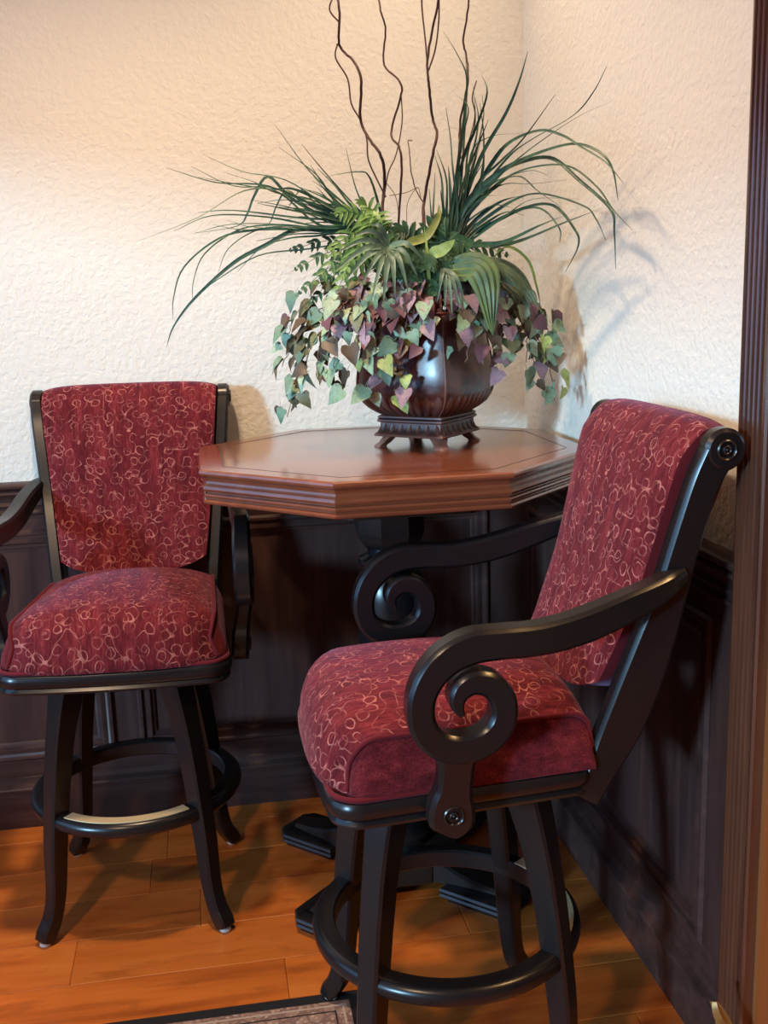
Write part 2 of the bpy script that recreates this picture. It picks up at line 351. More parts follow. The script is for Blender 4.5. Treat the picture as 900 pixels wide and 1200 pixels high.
RIGHT_BLADES = [(12,[(-0.276,-0.43,1.537),(-0.28,-0.432,1.566),(-0.258,-0.434,1.709),(-0.242,-0.435,1.814),(-0.238,-0.437,1.883),(-0.26,-0.439,1.93),(-0.289,-0.441,1.974)]),(16,[(-0.272,-0.43,1.537),(-0.263,-0.425,1.566),(-0.205,-0.42,1.71),(-0.161,-0.482,1.799),(-0.142,-0.522,1.86),(-0.131,-0.545,1.912)]),(10,[(-0.268,-0.43,1.552),(-0.251,-0.411,1.625),(-0.227,-0.392,1.842),(-0.223,-0.374,1.93)]),(10,[(-0.248,-0.43,1.566),(-0.219,-0.441,1.651),(-0.181,-0.496,1.694),(-0.155,-0.585,1.73),(-0.124,-0.704,1.798)]),(8,[(-0.248,-0.43,1.558),(-0.217,-0.429,1.623),(-0.165,-0.496,1.701),(-0.133,-0.584,1.73),(-0.092,-0.717,1.755),(-0.075,-0.783,1.787),(-0.065,-0.829,1.826)]),(7,[(-0.248,-0.43,1.558),(-0.218,-0.435,1.615),(-0.169,-0.507,1.678),(-0.131,-0.624,1.718),(-0.094,-0.762,1.748),(-0.073,-0.875,1.756)]),(14,[(-0.264,-0.43,1.559),(-0.241,-0.436,1.609),(-0.191,-0.453,1.692),(-0.166,-0.525,1.731),(-0.133,-0.631,1.74),(-0.111,-0.714,1.718),(-0.099,-0.775,1.691),(-0.08,-0.87,1.648),(-0.071,-0.937,1.603)]),(20,[(-0.264,-0.43,1.559),(-0.233,-0.434,1.623),(-0.177,-0.482,1.674),(-0.137,-0.597,1.695),(-0.098,-0.734,1.699),(-0.077,-0.826,1.672),(-0.069,-0.874,1.636),(-0.066,-0.897,1.577)]),(14,[(-0.256,-0.43,1.551),(-0.234,-0.437,1.594),(-0.183,-0.478,1.647),(-0.148,-0.585,1.669),(-0.108,-0.726,1.659),(-0.086,-0.833,1.61),(-0.076,-0.896,1.562),(-0.067,-0.97,1.519)]),(18,[(-0.248,-0.43,1.566),(-0.216,-0.428,1.63),(-0.174,-0.471,1.675),(-0.139,-0.559,1.689),(-0.109,-0.646,1.682),(-0.083,-0.733,1.63),(-0.057,-0.837,1.566),(-0.053,-0.847,1.523),(-0.051,-0.851,1.454)]),(13,[(-0.249,-0.43,1.537),(-0.219,-0.436,1.565),(-0.165,-0.52,1.607),(-0.132,-0.626,1.615),(-0.091,-0.776,1.578),(-0.083,-0.827,1.549),(-0.077,-0.866,1.507)]),(14,[(-0.241,-0.43,1.536),(-0.202,-0.429,1.558),(-0.145,-0.55,1.591),(-0.11,-0.649,1.589),(-0.088,-0.72,1.537),(-0.084,-0.732,1.504),(-0.096,-0.688,1.453)]),(26,[(-0.241,-0.43,1.518),(-0.163,-0.536,1.519),(-0.11,-0.732,1.55),(-0.086,-0.874,1.567)]),(10,[(-0.249,-0.43,1.522),(-0.228,-0.441,1.536),(-0.173,-0.519,1.58),(-0.144,-0.62,1.605),(-0.102,-0.787,1.59)]),(12,[(-0.287,-0.43,1.537),(-0.29,-0.414,1.611),(-0.289,-0.398,1.671),(-0.3,-0.382,1.723)]),(12,[(-0.318,-0.43,1.553),(-0.312,-0.408,1.598),(-0.301,-0.386,1.686)]),(12,[(-0.287,-0.43,1.552),(-0.284,-0.419,1.596),(-0.28,-0.407,1.669),(-0.299,-0.396,1.735)]),(10,[(-0.264,-0.43,1.552),(-0.213,-0.449,1.65),(-0.208,-0.467,1.746),(-0.221,-0.486,1.819)]),(8,[(-0.268,-0.43,1.552),(-0.239,-0.428,1.652),(-0.222,-0.426,1.731),(-0.181,-0.447,1.756),(-0.144,-0.539,1.748)]),(10,[(-0.256,-0.43,1.551),(-0.233,-0.434,1.594),(-0.177,-0.482,1.646),(-0.137,-0.597,1.638),(-0.097,-0.734,1.633)]),(14,[(-0.264,-0.43,1.537),(-0.254,-0.422,1.552),(-0.213,-0.414,1.624),(-0.194,-0.406,1.712)]),(10,[(-0.276,-0.43,1.537),(-0.248,-0.43,1.595),(-0.237,-0.43,1.716),(-0.218,-0.431,1.787),(-0.221,-0.431,1.863)]),(20,[(-0.28,-0.43,1.53),(-0.274,-0.425,1.596),(-0.275,-0.421,1.654),(-0.277,-0.416,1.697)]),(22,[(-0.28,-0.43,1.53),(-0.262,-0.424,1.595),(-0.244,-0.418,1.653),(-0.226,-0.412,1.697)]),(20,[(-0.272,-0.43,1.53),(-0.241,-0.433,1.594),(-0.203,-0.437,1.644),(-0.178,-0.485,1.667)]),(18,[(-0.264,-0.43,1.526),(-0.218,-0.433,1.579),(-0.177,-0.481,1.611),(-0.152,-0.551,1.618)]),(18,[(-0.295,-0.43,1.53),(-0.299,-0.454,1.594),(-0.311,-0.479,1.641)]),(16,[(-0.257,-0.43,1.522),(-0.204,-0.437,1.564),(-0.171,-0.511,1.587),(-0.148,-0.585,1.574)])]
TWIGS = [('B1',[(-0.516,-0.4,2.073),(-0.512,-0.4,2.002),(-0.509,-0.4,1.96),(-0.484,-0.4,1.924),(-0.47,-0.4,1.873),(-0.468,-0.4,1.807),(-0.45,-0.4,1.755),(-0.428,-0.4,1.71),(-0.418,-0.4,1.657),(-0.427,-0.4,1.604),(-0.427,-0.4,1.543)]),('B1a',[(-0.517,-0.4,2.059),(-0.532,-0.4,2.023),(-0.512,-0.4,1.995)]),('B1b',[(-0.513,-0.4,1.961),(-0.518,-0.4,1.931),(-0.493,-0.4,1.888),(-0.487,-0.4,1.837),(-0.469,-0.4,1.804)]),('B1c',[(-0.466,-0.4,1.796),(-0.454,-0.4,1.763),(-0.452,-0.4,1.718),(-0.433,-0.4,1.673),(-0.414,-0.4,1.635)]),('B2',[(-0.421,-0.4,2.074),(-0.422,-0.4,2.018),(-0.408,-0.4,1.982),(-0.41,-0.4,1.917),(-0.384,-0.4,1.873),(-0.381,-0.4,1.836),(-0.399,-0.4,1.77),(-0.388,-0.4,1.732),(-0.382,-0.4,1.664),(-0.388,-0.4,1.534)]),('B2a',[(-0.38,-0.4,1.851),(-0.378,-0.4,1.792),(-0.392,-0.4,1.725),(-0.409,-0.4,1.688),(-0.419,-0.4,1.635)]),('B3',[(-0.288,-0.4,2.076),(-0.293,-0.4,2.048),(-0.302,-0.4,1.983),(-0.316,-0.4,1.903),(-0.32,-0.4,1.873),(-0.306,-0.4,1.821),(-0.298,-0.4,1.777),(-0.311,-0.4,1.732),(-0.321,-0.4,1.656),(-0.333,-0.4,1.587),(-0.338,-0.4,1.533)]),('B3a',[(-0.332,-0.4,2.061),(-0.331,-0.4,2.018),(-0.325,-0.4,1.954),(-0.32,-0.4,1.873)]),('B3b',[(-0.293,-0.4,2.062),(-0.292,-0.4,2.004),(-0.299,-0.4,1.946),(-0.313,-0.4,1.903)]),('B5',[(-0.349,-0.4,1.758),(-0.366,-0.4,1.751),(-0.364,-0.4,1.702),(-0.349,-0.4,1.664),(-0.333,-0.4,1.618)]),('B5a',[(-0.406,-0.4,1.638),(-0.366,-0.4,1.645),(-0.341,-0.4,1.656)]),('B5b',[(-0.376,-0.4,1.573),(-0.371,-0.4,1.619),(-0.346,-0.4,1.653),(-0.336,-0.4,1.633)]),('B1d',[(-0.392,-0.4,1.588),(-0.398,-0.4,1.634),(-0.418,-0.4,1.665)]),('B4',[(-0.225,-0.4,2.075),(-0.226,-0.4,2.048),(-0.231,-0.4,1.98),(-0.224,-0.4,1.939),(-0.231,-0.4,1.883),(-0.237,-0.4,1.82),(-0.242,-0.4,1.756),(-0.261,-0.4,1.655),(-0.273,-0.4,1.539)]),('B4a',[(-0.212,-0.4,1.876),(-0.221,-0.4,1.841),(-0.214,-0.4,1.805),(-0.226,-0.4,1.756),(-0.246,-0.4,1.713)])]

# ------------------------------------------------------------------ the room
CEIL = 2.75
def struct(o, label=None): return tag(o, label, None, None, 'structure')
bm = bmesh.new(); box(bm, -3.75, 0.19, 0.035, 0.19, -0.05, CEIL)
wall_back = struct(obj('wall_back', bm, M['plaster'], smooth=0), 'cream knockdown plaster wall on the left above dark wood wainscot')
bm = bmesh.new(); box(bm, 0.035, 0.19, -1.386, 0.035, -0.05, CEIL)
wall_right = struct(obj('wall_right', bm, M['plaster'], smooth=0), 'cream plaster wall right of the corner ending at a dark door casing')
bm = bmesh.new()
box(bm, -3.75, -3.6, -5.35, -4.9, -0.05, CEIL); box(bm, -3.75, -3.6, -0.45, 0.035, -0.05, CEIL)
box(bm, -3.75, -3.6, -4.9, -0.45, -0.05, 0.55); box(bm, -3.75, -3.6, -4.9, -0.45, 2.25, CEIL)
struct(obj('wall_left', bm, M['far'], smooth=0))
bm = bmesh.new()
for a in ((-4.94, -4.88, 0.5, 2.29), (-0.47, -0.41, 0.5, 2.29)): box(bm, -3.77, -3.57, a[0], a[1], a[2], a[3])
box(bm, -3.77, -3.57, -4.88, -0.47, 0.5, 0.57); box(bm, -3.77, -3.57, -4.88, -0.47, 2.23, 2.29)
struct(obj('window_1', bm, M['casing'], smooth=0))
bm = bmesh.new(); box(bm, -3.75, 2.2, -5.35, -5.2, -0.05, CEIL)
struct(obj('wall_rear', bm, M['far'], smooth=0))
bm = bmesh.new(); box(bm, 0.035, 0.19, -5.2, -2.3, -0.05, CEIL); box(bm, 0.035, 0.19, -2.3, -1.386, 2.3, CEIL)
box(bm, 2.05, 2.2, -5.2, 0.19, -0.05, CEIL); box(bm, 0.19, 2.05, 0.04, 0.19, -0.05, CEIL)
struct(obj('wall_hall', bm, M['far'], smooth=0))
bm = bmesh.new(); box(bm, -3.75, 2.2, -5.35, 0.19, CEIL, CEIL+0.1)
struct(obj('ceiling', bm, M['ceiling'], smooth=0))

bm = bmesh.new(); box(bm, -3.75, 2.2, -5.35, 0.19, -0.12, -0.012)
floor = struct(obj('floor', bm, M['gap'], smooth=0), 'hand-scraped orange-brown hickory plank floor')
# planks: rows 0.165 m deep, running along the back wall
def plank(x0, x1, y0, y1):
    bm = bmesh.new(); g = 0.0004
    h = [(0, -0.012), (0, -0.0010), (0.0010, -0.0002), (0.003, 0.0)]
    rings = []
    for d, z in h:
        rings.append([(x0+g+d, y0+g+d, z), (x1-g-d, y0+g+d, z), (x1-g-d, y1-g-d, z), (x0+g+d, y1-g-d, z)])
    loft(bm, rings)
    return obj('plank', bm, M['plank'], floor, smooth=0)
rr = random.Random(5)
FIX = {0: -0.753, 1: -1.21, 2: -0.934, 3: -0.42, 4: -1.02, -1: -1.33}
for k in range(-10, 6):
    y0 = -0.91+0.165*k; y1 = y0+0.165
    if y0 > 0.02: break
    y1 = min(y1, 0.03)
    j = [FIX.get(k, -0.9-rr.random()*0.6)]
    while j[0] > -3.7: j.insert(0, j[0]-rr.uniform(0.55, 1.5))
    while j[-1] < 0.9: j.append(j[-1]+rr.uniform(0.55, 1.5))
    for a, b in zip(j, j[1:]): plank(max(a, -3.7), min(b, 1.9), y0, y1)
bm = bmesh.new(); box(bm, -3.7, 1.9, -5.3, -0.91-1.65, -0.012, -0.0005); obj('plank', bm, M['plank'], floor, smooth=0)

# mouldings: profile (protrusion, height) swept along a wall; protrusion 0 = panel face
def run(name, prof, wall, a0, a1, mat, parent=None):
    bm = bmesh.new(); P = [(-0.016, prof[0][1])]+prof+[(-0.016, prof[-1][1])]
    pt = (lambda a, d, z: (a, 0.02-d, z)) if wall == 'back' else (lambda a, d, z: (0.02-d, a, z))
    loft(bm, [[pt(a, d, z) for d, z in P] for a in (a0, a1)])
    return obj(name, bm, mat, parent, smooth=28)
def arc(c, r, a0, a1, n=5): return [(c[0]+r*math.cos(math.radians(a0+(a1-a0)*i/n)), c[1]+r*math.sin(math.radians(a0+(a1-a0)*i/n))) for i in range(n+1)]
RAIL = [(0.0, 0.838), (0.0045, 0.839), (0.0045, 0.878)]+arc((0.006, 0.884), 0.006, -80, 80)+[(0.006, 0.892), (0.007, 0.899)]+arc((0.007, 0.906), 0.006, -70, 70)+[(0.008, 0.914), (0.009, 0.922), (0.016, 0.932)]+arc((0.015, 0.938), 0.006, -70, 80)+[(0.014, 0.946), (0.022, 0.950)]+arc((0.020, 0.957), 0.0075, -80, 85)+[(0.0, 0.9655)]
CAP = [(0.0045, 0.105), (0.010, 0.105)]
BASE = [(0.018, 0.0), (0.018, 0.100), (0.021, 0.103)]+arc((0.0185, 0.114), 0.008, -75, 75)+[(0.0165, 0.124), (0.0105, 0.128), (0.009, 0.134), (0.0075, 0.143), (0.004, 0.146)]
for nm, wl, a0, a1 in (('back', 'back', -3.6, 0.03), ('right', 'right', -1.285, 0.03)):
    o = run('trim_1' if nm == 'back' else 'trim_2', RAIL, wl, a0, a1, M['wains'] if nm == 'back' else M['wains'])
    struct(o, 'dark moulded chair rail along the %s wall' % ('left' if nm == 'back' else 'right'))
    o = run('baseboard_'+nm, BASE, wl, a0, a1, M['wains'])
    struct(o, 'dark stepped baseboard under the %s wainscot' % ('left' if nm == 'back' else 'right'))
# flat frame (rails and stiles), panels and their mouldings are parts of each wall
def wains(wall, parent, a0, a1, panels):
    pt = (lambda a, d, z: (a, 0.02-d, z)) if wall == 'back' else (lambda a, d, z: (0.02-d, a, z))
    def flat(name, b0, b1, z0, z1, d, mat):
        bm = bmesh.new()
        p, q = pt(b0, -0.016, z0), pt(b1, d, z1)
        box(bm, min(p[0], q[0]), max(p[0], q[0]), min(p[1], q[1]), max(p[1], q[1]), z0, z1)
        return obj(name, bm, mat, parent, smooth=0)
    flat('rail', a0, a1, 0.839-0.006, 0.88, 0.0042, M['wains']); flat('rail', a0, a1, 0.12, 0.20, 0.0042, M['wains'])
    edges = [a0]+[e for p in panels for e in p]+[a1]
    for s0, s1 in zip(edges[0::2], edges[1::2]):
        if s1-s0 > 0.004: flat('stile', s0-0.006, s1+0.006, 0.19, 0.84, 0.0040, M['wains_v'])
    for b0, b1 in panels:
        flat('panel', b0, b1, 0.19, 0.845, -0.003, M['wains_v'])
        bm = bmesh.new()
        pr = [(0.0, -0.01), (0.0, 0.006), (0.006, 0.013), (0.013, 0.014), (0.018, 0.009), (0.022, 0.007), (0.030, 0.011), (0.036, 0.010), (0.040, 0.004), (0.046, 0.003), (0.052, -0.003)]
        rings = [[pt(b0+i, d, 0.194+i), pt(b1-i, d, 0.194+i), pt(b1-i, d, 0.839-i), pt(b0+i, d, 0.839-i)] for i, d in pr]
        loft(bm, rings, cap=False)
        obj('panel_moulding', bm, M['wains'], parent, smooth=40)
wains('back', wall_back, -3.6, 0.03, [(-3.3, -2.28), (-2.215, -1.149), (-1.086, -0.078)])
wains('right', wall_right, -1.285, 0.03, [(-1.164, -0.070)])

# door casing and jamb at the right edge
door = thing('door_1', 'dark fluted door casing with golden brown jamb at right edge', None); struct(door)
bm = bmesh.new()
def cas(y, x): return (x, y)
prof = [(-1.290, 0.036), (-1.290, -0.012)]
y = -1.291
prof += [(-1.292, -0.018), (-1.297, -0.020)]
for i in range(5):
    c = -1.305-0.0145*i
    prof += [(c+0.0045, -0.020), (c+0.003, -0.0155), (c, -0.0140), (c-0.003, -0.0155), (c-0.0045, -0.020), (c-0.007, -0.0215)]
prof += [(-1.377, -0.020), (-1.379, -0.024), (-1.384, -0.025), (-1.387, -0.021), (-1.387, 0.036)]
loft(bm, [[(x, yy, z) for yy, x in prof] for z in (0.0, 2.38)])
obj('casing', bm, M['casing'], door, smooth=25)
bm = bmesh.new(); box(bm, -0.004, 0.20, -1.400, -1.384, 0, 2.36); obj('jamb', bm, M['jamb'], door, smooth=0)
bm = bmesh.new(); box(bm, 0.06, 0.075, -1.412, -1.398, 0, 2.36, 0.002); obj('door_stop', bm, M['jamb'], door)

# gilded leaf tip peeping in at the bottom edge
def gilded():
    root = thing('gilded_ornament', 'small gilded scalloped leaf tip at floor level before the door casing', 'ornament')
    bm = bmesh.new(); A = Vector((-0.094, -1.420, 0.274)); D = Vector((0.125, -0.040, -0.270)).normalized(); L = 0.298
    side = Vector((0.75, 0.55, 0.0)).normalized(); up = D.cross(side).normalized()
    n = 45; rings = []
    for i in range(n):
        t = i/(n-1); w = 0.0155*min(1, (t*9)**0.6)*(1+0.22*abs(math.sin(t*PI*11)))+0.0015
        p = A+D*(L*t)
        rings.append([p-side*w, p-side*w*0.4+up*0.008, p+up*0.006, p+side*w*0.45+up*0.009, p+side*w, p-up*0.006])
    loft(bm, rings); obj('leaf', bm, M['gold'], root, smooth=50)
    bm = bmesh.new(); q = A+D*L; lathe(bm, [(0.03, 0.0), (0.032, 0.006), (0.018, 0.012), (0.012, 0.02)], 16, (q.x, q.y)); obj('foot', bm, M['gold'], root)
gilded()

# rug
def rug():
    bm = bmesh.new(); box(bm, -2.6, -0.606, -2.6, -0.890, 0.0002, 0.003, 0.001)
    r = obj('rug', bm, M['rug_black'], smooth=0); tag(r, 'worn pinkish oriental rug with black binding at bottom edge', 'rug')
    bm = bmesh.new(); box(bm, -2.57, -0.634, -2.57, -0.919, 0.0028, 0.0036); obj('woven_field', bm, M['rug'], r, smooth=0)
    for i, (a, b) in enumerate(((0.012, 0.016), (0.030, 0.033))):
        bm = bmesh.new()
        x1, y1 = -0.634-a, -0.919-a; t = b-a
        box(bm, -2.56, x1, y1-t, y1, 0.0032, 0.0041); box(bm, x1-t, x1, -2.56, y1-t, 0.0032, 0.0041)
        obj('guard_stripe', bm, M['rug_black'] if i else NT('cream_yarn').col((0.45, 0.36, 0.29)).set(Roughness=0.95).m, r, smooth=0)
rug()

# ------------------------------------------------------------------ octagonal pub table
TX, TY, TZ, TA = -0.440, -0.440, 1.072, 0.430
def octo(a, z, c=(TX, TY)):
    b = a*math.tan(PI/8)
    return [(c[0]+x, c[1]+y, z) for x, y in ((-b, -a), (b, -a), (a, -b), (a, b), (b, a), (-b, a), (-a, b), (-a, -b))]
def table():
    T = thing('pub_table', 'tall octagonal cherry pub table with black pedestal in the corner', 'table', (TX, TY, 0))
    def part(name, bm, mat, parent=T, smooth=30):
        bmesh.ops.translate(bm, verts=bm.verts, vec=(-TX, -TY, 0)); return obj(name, bm, mat, parent, smooth)
    bm = bmesh.new()
    pr = [(-0.03, TZ-0.075), (-0.010, TZ-0.075), (-0.007, TZ-0.073), (-0.0055, TZ-0.069), (-0.008, TZ-0.065), (-0.0125, TZ-0.0635), (-0.0125, TZ-0.0615), (-0.009, TZ-0.060), (-0.0075, TZ-0.056), (-0.009, TZ-0.0525), (-0.014, TZ-0.051), (-0.014, TZ-0.049), (-0.0085, TZ-0.047), (-0.006, TZ-0.042), (-0.0075, TZ-0.036), (-0.013, TZ-0.031), (-0.0135, TZ-0.026), (-0.010, TZ-0.019), (-0.004, TZ-0.0145), (0.0, TZ-0.012), (0.001, TZ-0.008), (0.0, TZ-0.0035), (-0.004, TZ-0.0005), (-0.008, TZ)]
    loft(bm, [octo(TA+d, z) for d, z in pr])
    top = part('tabletop', bm, M['table'], smooth=20)
    bm = bmesh.new()
    loft(bm, [octo(TA-0.049, TZ-0.002), octo(TA-0.049, TZ+0.0004), octo(TA-0.0515, TZ+0.0004), octo(TA-0.0515, TZ-0.002)], cap=False, loop=True)
    part('inlay_line', bm, M['inlay'], top, 20)
    bm = bmesh.new(); loft(bm, [octo(0.30, TZ-0.105), octo(0.30, TZ-0.074)]); part('underframe', bm, M['black'], T, 20)
    bm = bmesh.new()
    c = [(0.010, 0.0)]
    pr = [(0.052, 0.838), (0.062, 0.845), (0.0715, 0.858), (0.0765, 0.872), (0.0775, 0.88), (0.0775, TZ-0.10)]
    loft(bm, [octo(a, z) for a, z in pr]); part('column_block', bm, M['black'], T, 28)
    bm = bmesh.new()
    lathe(bm, [(0.05, 0.10), (0.085, 0.105), (0.090, 0.125), (0.080, 0.14), (0.060, 0.16), (0.052, 0.20), (0.055, 0.30), (0.064, 0.42), (0.076, 0.56), (0.083, 0.66), (0.084, 0.72), (0.077, 0.765), (0.064, 0.785), (0.058, 0.79), (0.072, 0.795), (0.077, 0.803), (0.074, 0.812), (0.060, 0.817), (0.054, 0.822), (0.052, 0.842)], 40, (TX, TY))
    part('turned_pedestal', bm, M['black'], T, 40)
    bm = bmesh.new(); loft(bm, [octo(0.13, 0.03), octo(0.135, 0.035), octo(0.135, 0.09), octo(0.115, 0.105)]); part('hub', bm, M['black'], T, 28)
    for ang in (45, 135, 225, 315):
        a = math.radians(ang); R = Matrix.Rotation(a, 3, 'Z')
        def tr(bm):
            for v in bm.verts: v.co = R @ v.co
        bm = bmesh.new()   # sloping arm from the hub out to the pad
        rings = []
        for r, w, z0, z1 in ((0.10, 0.055, 0.036, 0.115), (0.15, 0.050, 0.036, 0.092), (0.20, 0.043, 0.036, 0.070), (0.26, 0.036, 0.036, 0.056), (0.315, 0.030, 0.036, 0.050)):
            rings.append([(r, -w, z0), (r, w, z0), (r, w, z1-0.006), (r, w-0.006, z1), (r, -w+0.006, z1), (r, -w, z1-0.006)])
        loft(bm, rings); tr(bm)
        f = obj('foot', bm, M['black'], T, 30)
        bm = bmesh.new()   # pad with two beads
        def pad(o, z, r0=0.165, r1=0.350, w=0.070, c=0.028):
            return [(r0-o, -w-o, z), (r1-c, -w-o, z), (r1+o, -w+c, z), (r1+o, w-c, z), (r1-c, w+o, z), (r0-o, w+o, z)]
        loft(bm, [pad(-0.014, 0.0), pad(-0.012, 0.012), pad(-0.002, 0.014), pad(0.002, 0.018), pad(-0.001, 0.023), pad(-0.004, 0.0245), pad(0.0005, 0.027), pad(0.002, 0.031), pad(-0.001, 0.036), pad(-0.006, 0.039), pad(-0.03, 0.042)])
        tr(bm); obj('pad', bm, M['black'], f, 25)
    return T
table()

# ------------------------------------------------------------------ swivel bar stools (local: faces -y)
def stool():
    T = thing('bar_stool', 'black swivel bar stool with burgundy upholstery left of the table, showing a brass footrest plate', 'bar stool', group='burgundy swivel bar stools')
    B, F = M['black'], M['fabric']
    # legs on the diagonals
    prof = [(0.158, 0.612, 0.030, 0.036), (0.172, 0.57, 0.028, 0.034), (0.196, 0.48, 0.0235, 0.029), (0.213, 0.39, 0.022, 0.027), (0.226, 0.30, 0.021, 0.0255), (0.237, 0.21, 0.020, 0.024), (0.244, 0.13, 0.0185, 0.0215), (0.252, 0.085, 0.018, 0.020), (0.264, 0.050, 0.0185, 0.020), (0.279, 0.027, 0.0195, 0.0205), (0.288, 0.010, 0.0185, 0.018)]
    sp = spline([(p[0], p[1], 0) for p in prof], 4); sw = spline([(p[2], p[3], 0) for p in prof], 4)
    for q in range(4):
        a = PI/4+q*PI/2; bm = bmesh.new(); rings = []
        for i, (p, w) in enumerate(zip(sp, sw)):
            r, z = p.x, p.y; ht, hr = w.x, w.y; c = 0.005
            t = (sp[min(i+1, len(sp)-1)]-sp[max(i-1, 0)]).normalized(); n = Vector((-t.y, t.x))
            sec = [(-hr, -ht+c), (-hr, ht-c), (-hr+c, ht), (hr-c, ht), (hr, ht-c), (hr, -ht+c), (hr-c, -ht), (-hr+c, -ht)]
            ring = []
            for u, v in sec:
                rr_, zz = r+n.x*u*0.9, max(z+n.y*u*0.9, 0.006)
                ring.append((rr_*math.cos(a)-v*math.sin(a), rr_*math.sin(a)+v*math.cos(a), zz))
            rings.append(ring)
        loft(bm, rings); leg = obj('leg', bm, B, T, 40)
        bm = bmesh.new(); lathe(bm, [(0.012, 0.0), (0.014, 0.003), (0.012, 0.009)], 16, (0.285*math.cos(a), 0.285*math.sin(a))); obj('glide', bm, M['glide'], leg)
    # ring footrest
    bm = bmesh.new(); n = 72
    sec = [(0.206, 0.266), (0.206, 0.296), (0.209, 0.3), (0.233, 0.3), (0.240, 0.2975), (0.2455, 0.291), (0.2475, 0.282), (0.2455, 0.273), (0.240, 0.267), (0.233, 0.264), (0.209, 0.263)]
    loft(bm, [[(r*math.cos(2*PI*i/n), r*math.sin(2*PI*i/n), z) for r, z in sec] for i in range(n)], loop=True)
    ring = obj('footrest_ring', bm, B, T, 35)
    bm = bmesh.new(); rings = []
    for i in range(25):
        a = math.radians(-90-36+72*i/24)
        rings.append([(r*math.cos(a), r*math.sin(a), z) for r, z in ((0.2085, 0.2995), (0.2085, 0.3015), (0.2345, 0.3015), (0.2345, 0.2995))])
    loft(bm, rings); tag(obj('footrest_plate', bm, M['brass'], ring, 30), 'worn brass plate on the footrest ring')
    # swivel block and seat frame
    bm = bmesh.new(); loft(bm, [[(x*s, y*s, z) for x, y in ((-1, -.55), (-.55, -1), (.55, -1), (1, -.55), (1, .55), (.55, 1), (-.55, 1), (-1, .55))] for s, z in ((0.10, 0.580), (0.12, 0.584), (0.12, 0.600), (0.11, 0.603))])
    obj('swivel_block', bm, B, T, 30)
    FY, RY = -0.238, 0.205
    def outline(o, z, n=8):
        pts = []
        def corner(cx, cy, r, a0):
            for i in range(n+1):
                a = math.radians(a0+90*i/n); pts.append((cx+(r+o)*math.cos(a), cy+(r+o)*math.sin(a), z))
        hf, hr = 0.250, 0.216
        corner(hf-0.055, FY+0.055+0.006, 0.055, -90); corner(hr-0.03, RY-0.03, 0.03, 0); corner(-hr+0.03, RY-0.03, 0.03, 90); corner(-hf+0.055, FY+0.055+0.006, 0.055, 180)
        for i in range(1, 8):
            t = i/8; x = -(hf-0.055)+2*(hf-0.055)*t
            pts.append((x, FY+0.006-o-0.010*(1-(2*t-1)**2), z))
        return pts
    bm = bmesh.new()
    loft(bm, [outline(o, z) for o, z in ((-0.03, 0.603), (-0.010, 0.603), (-0.004, 0.606), (-0.002, 0.611), (-0.005, 0.616), (-0.006, 0.618), (-0.001, 0.622), (0.003, 0.630), (0.003, 0.641), (-0.001, 0.648), (-0.008, 0.652), (-0.03, 0.653))])
    obj('seat_frame', bm, B, T, 30)
    # waterfall cushion: a top panel that runs over the front, plain side panels, piping
    hw = lambda y: 0.244-0.032*(y-FY)/(RY-FY)
    def ztop(y):
        z = 0.746
        d = (y-FY)/0.075
        if d < 1: z -= 0.076*(1-math.sqrt(max(0, 1-(1-d)**2)))
        d = (RY-y)/0.035
        if d < 1: z -= 0.030*(1-math.sqrt(max(0, 1-(1-d)**2)))
        return z
    ys = [FY+0.075*(1-math.cos(PI/2*i/7)) for i in range(8)]
    ys += [FY+0.075+(RY-0.035-FY-0.075)*i/14 for i in range(1, 15)]
    ys += [RY-0.035+0.035*math.sin(PI/2*i/5) for i in range(1, 6)]
    st = [(FY, 0.652), (FY-0.004, 0.660)]+[(yy, ztop(yy)) for yy in ys]+[(RY+0.003, 0.685), (RY, 0.652)]
    NV = 24; P = []; U = []; s = 0
    for i, (yy, zz) in enumerate(st):
        if i: s += math.hypot(yy-st[i-1][0], zz-st[i-1][1])
        rp = []; ru = []
        for j in range(NV+1):
            v = -1+2*j/NV; v = math.sin(v*PI/2)*0.35+v*0.65
            av = abs(v); yc = max(min(yy, RY), FY); w = hw(yc)-0.020*min(1, (zz-0.652)/0.05)-0.020*math.exp(-(yc-FY)/0.035); z = zz; y2 = yy
            up = min(1, max(0, (zz-0.66)/0.06))
            mid = math.sin(PI*min(1, max(0, (yy-FY+0.02)/(RY-FY+0.04))))
            z += up*(0.050*(1-av**2.8)*(0.35+0.65*mid))
            fr = max(0, 1-(yy-FY)/0.12)
            y2 += 0.040*av**5*fr-0.010*(1-av**2)*fr
            z -= 0.004*av**10*up
            rp.append((v*w, y2, z)); ru.append((v*w, s))
        P.append(rp); U.append(ru)
    bm = bmesh.new(); V = grid(bm, P, U)
    cush = obj('seat_cushion', bm, F, T, 60, recalc=True)
    for sg in (-1, 1):
        J = 0 if sg < 0 else NV
        top = [Vector(P[i][J]) for i in range(1, len(st)-1)]
        bm = bmesh.new(); PP = []; UU = []
        for p in top:
            row = []; ur = []
            for k in range(6):
                t = k/5; q = max(0.0, FY+0.030+0.045-p.y); xb = hw(max(min(p.y, RY), FY))+0.004-0.045+math.sqrt(max(0.0, 0.045**2-min(q, 0.045)**2)); xb = max(xb, abs(p.x)); s3 = math.sin(t*PI/2)**1.6; row.append((sg*(xb+(abs(p.x)-xb)*s3+0.008*math.sin(PI*t)*min(1, (p.z-0.655)/0.04)), p.y, 0.652+(p.z-0.652)*t)); ur.append((p.y, p.z*t))
            PP.append(row); UU.append(ur)
        grid(bm, PP, UU); tag(obj('side_panel', bm, M['fabric_plain'], cush, 60), 'plain darker velvet side panel')
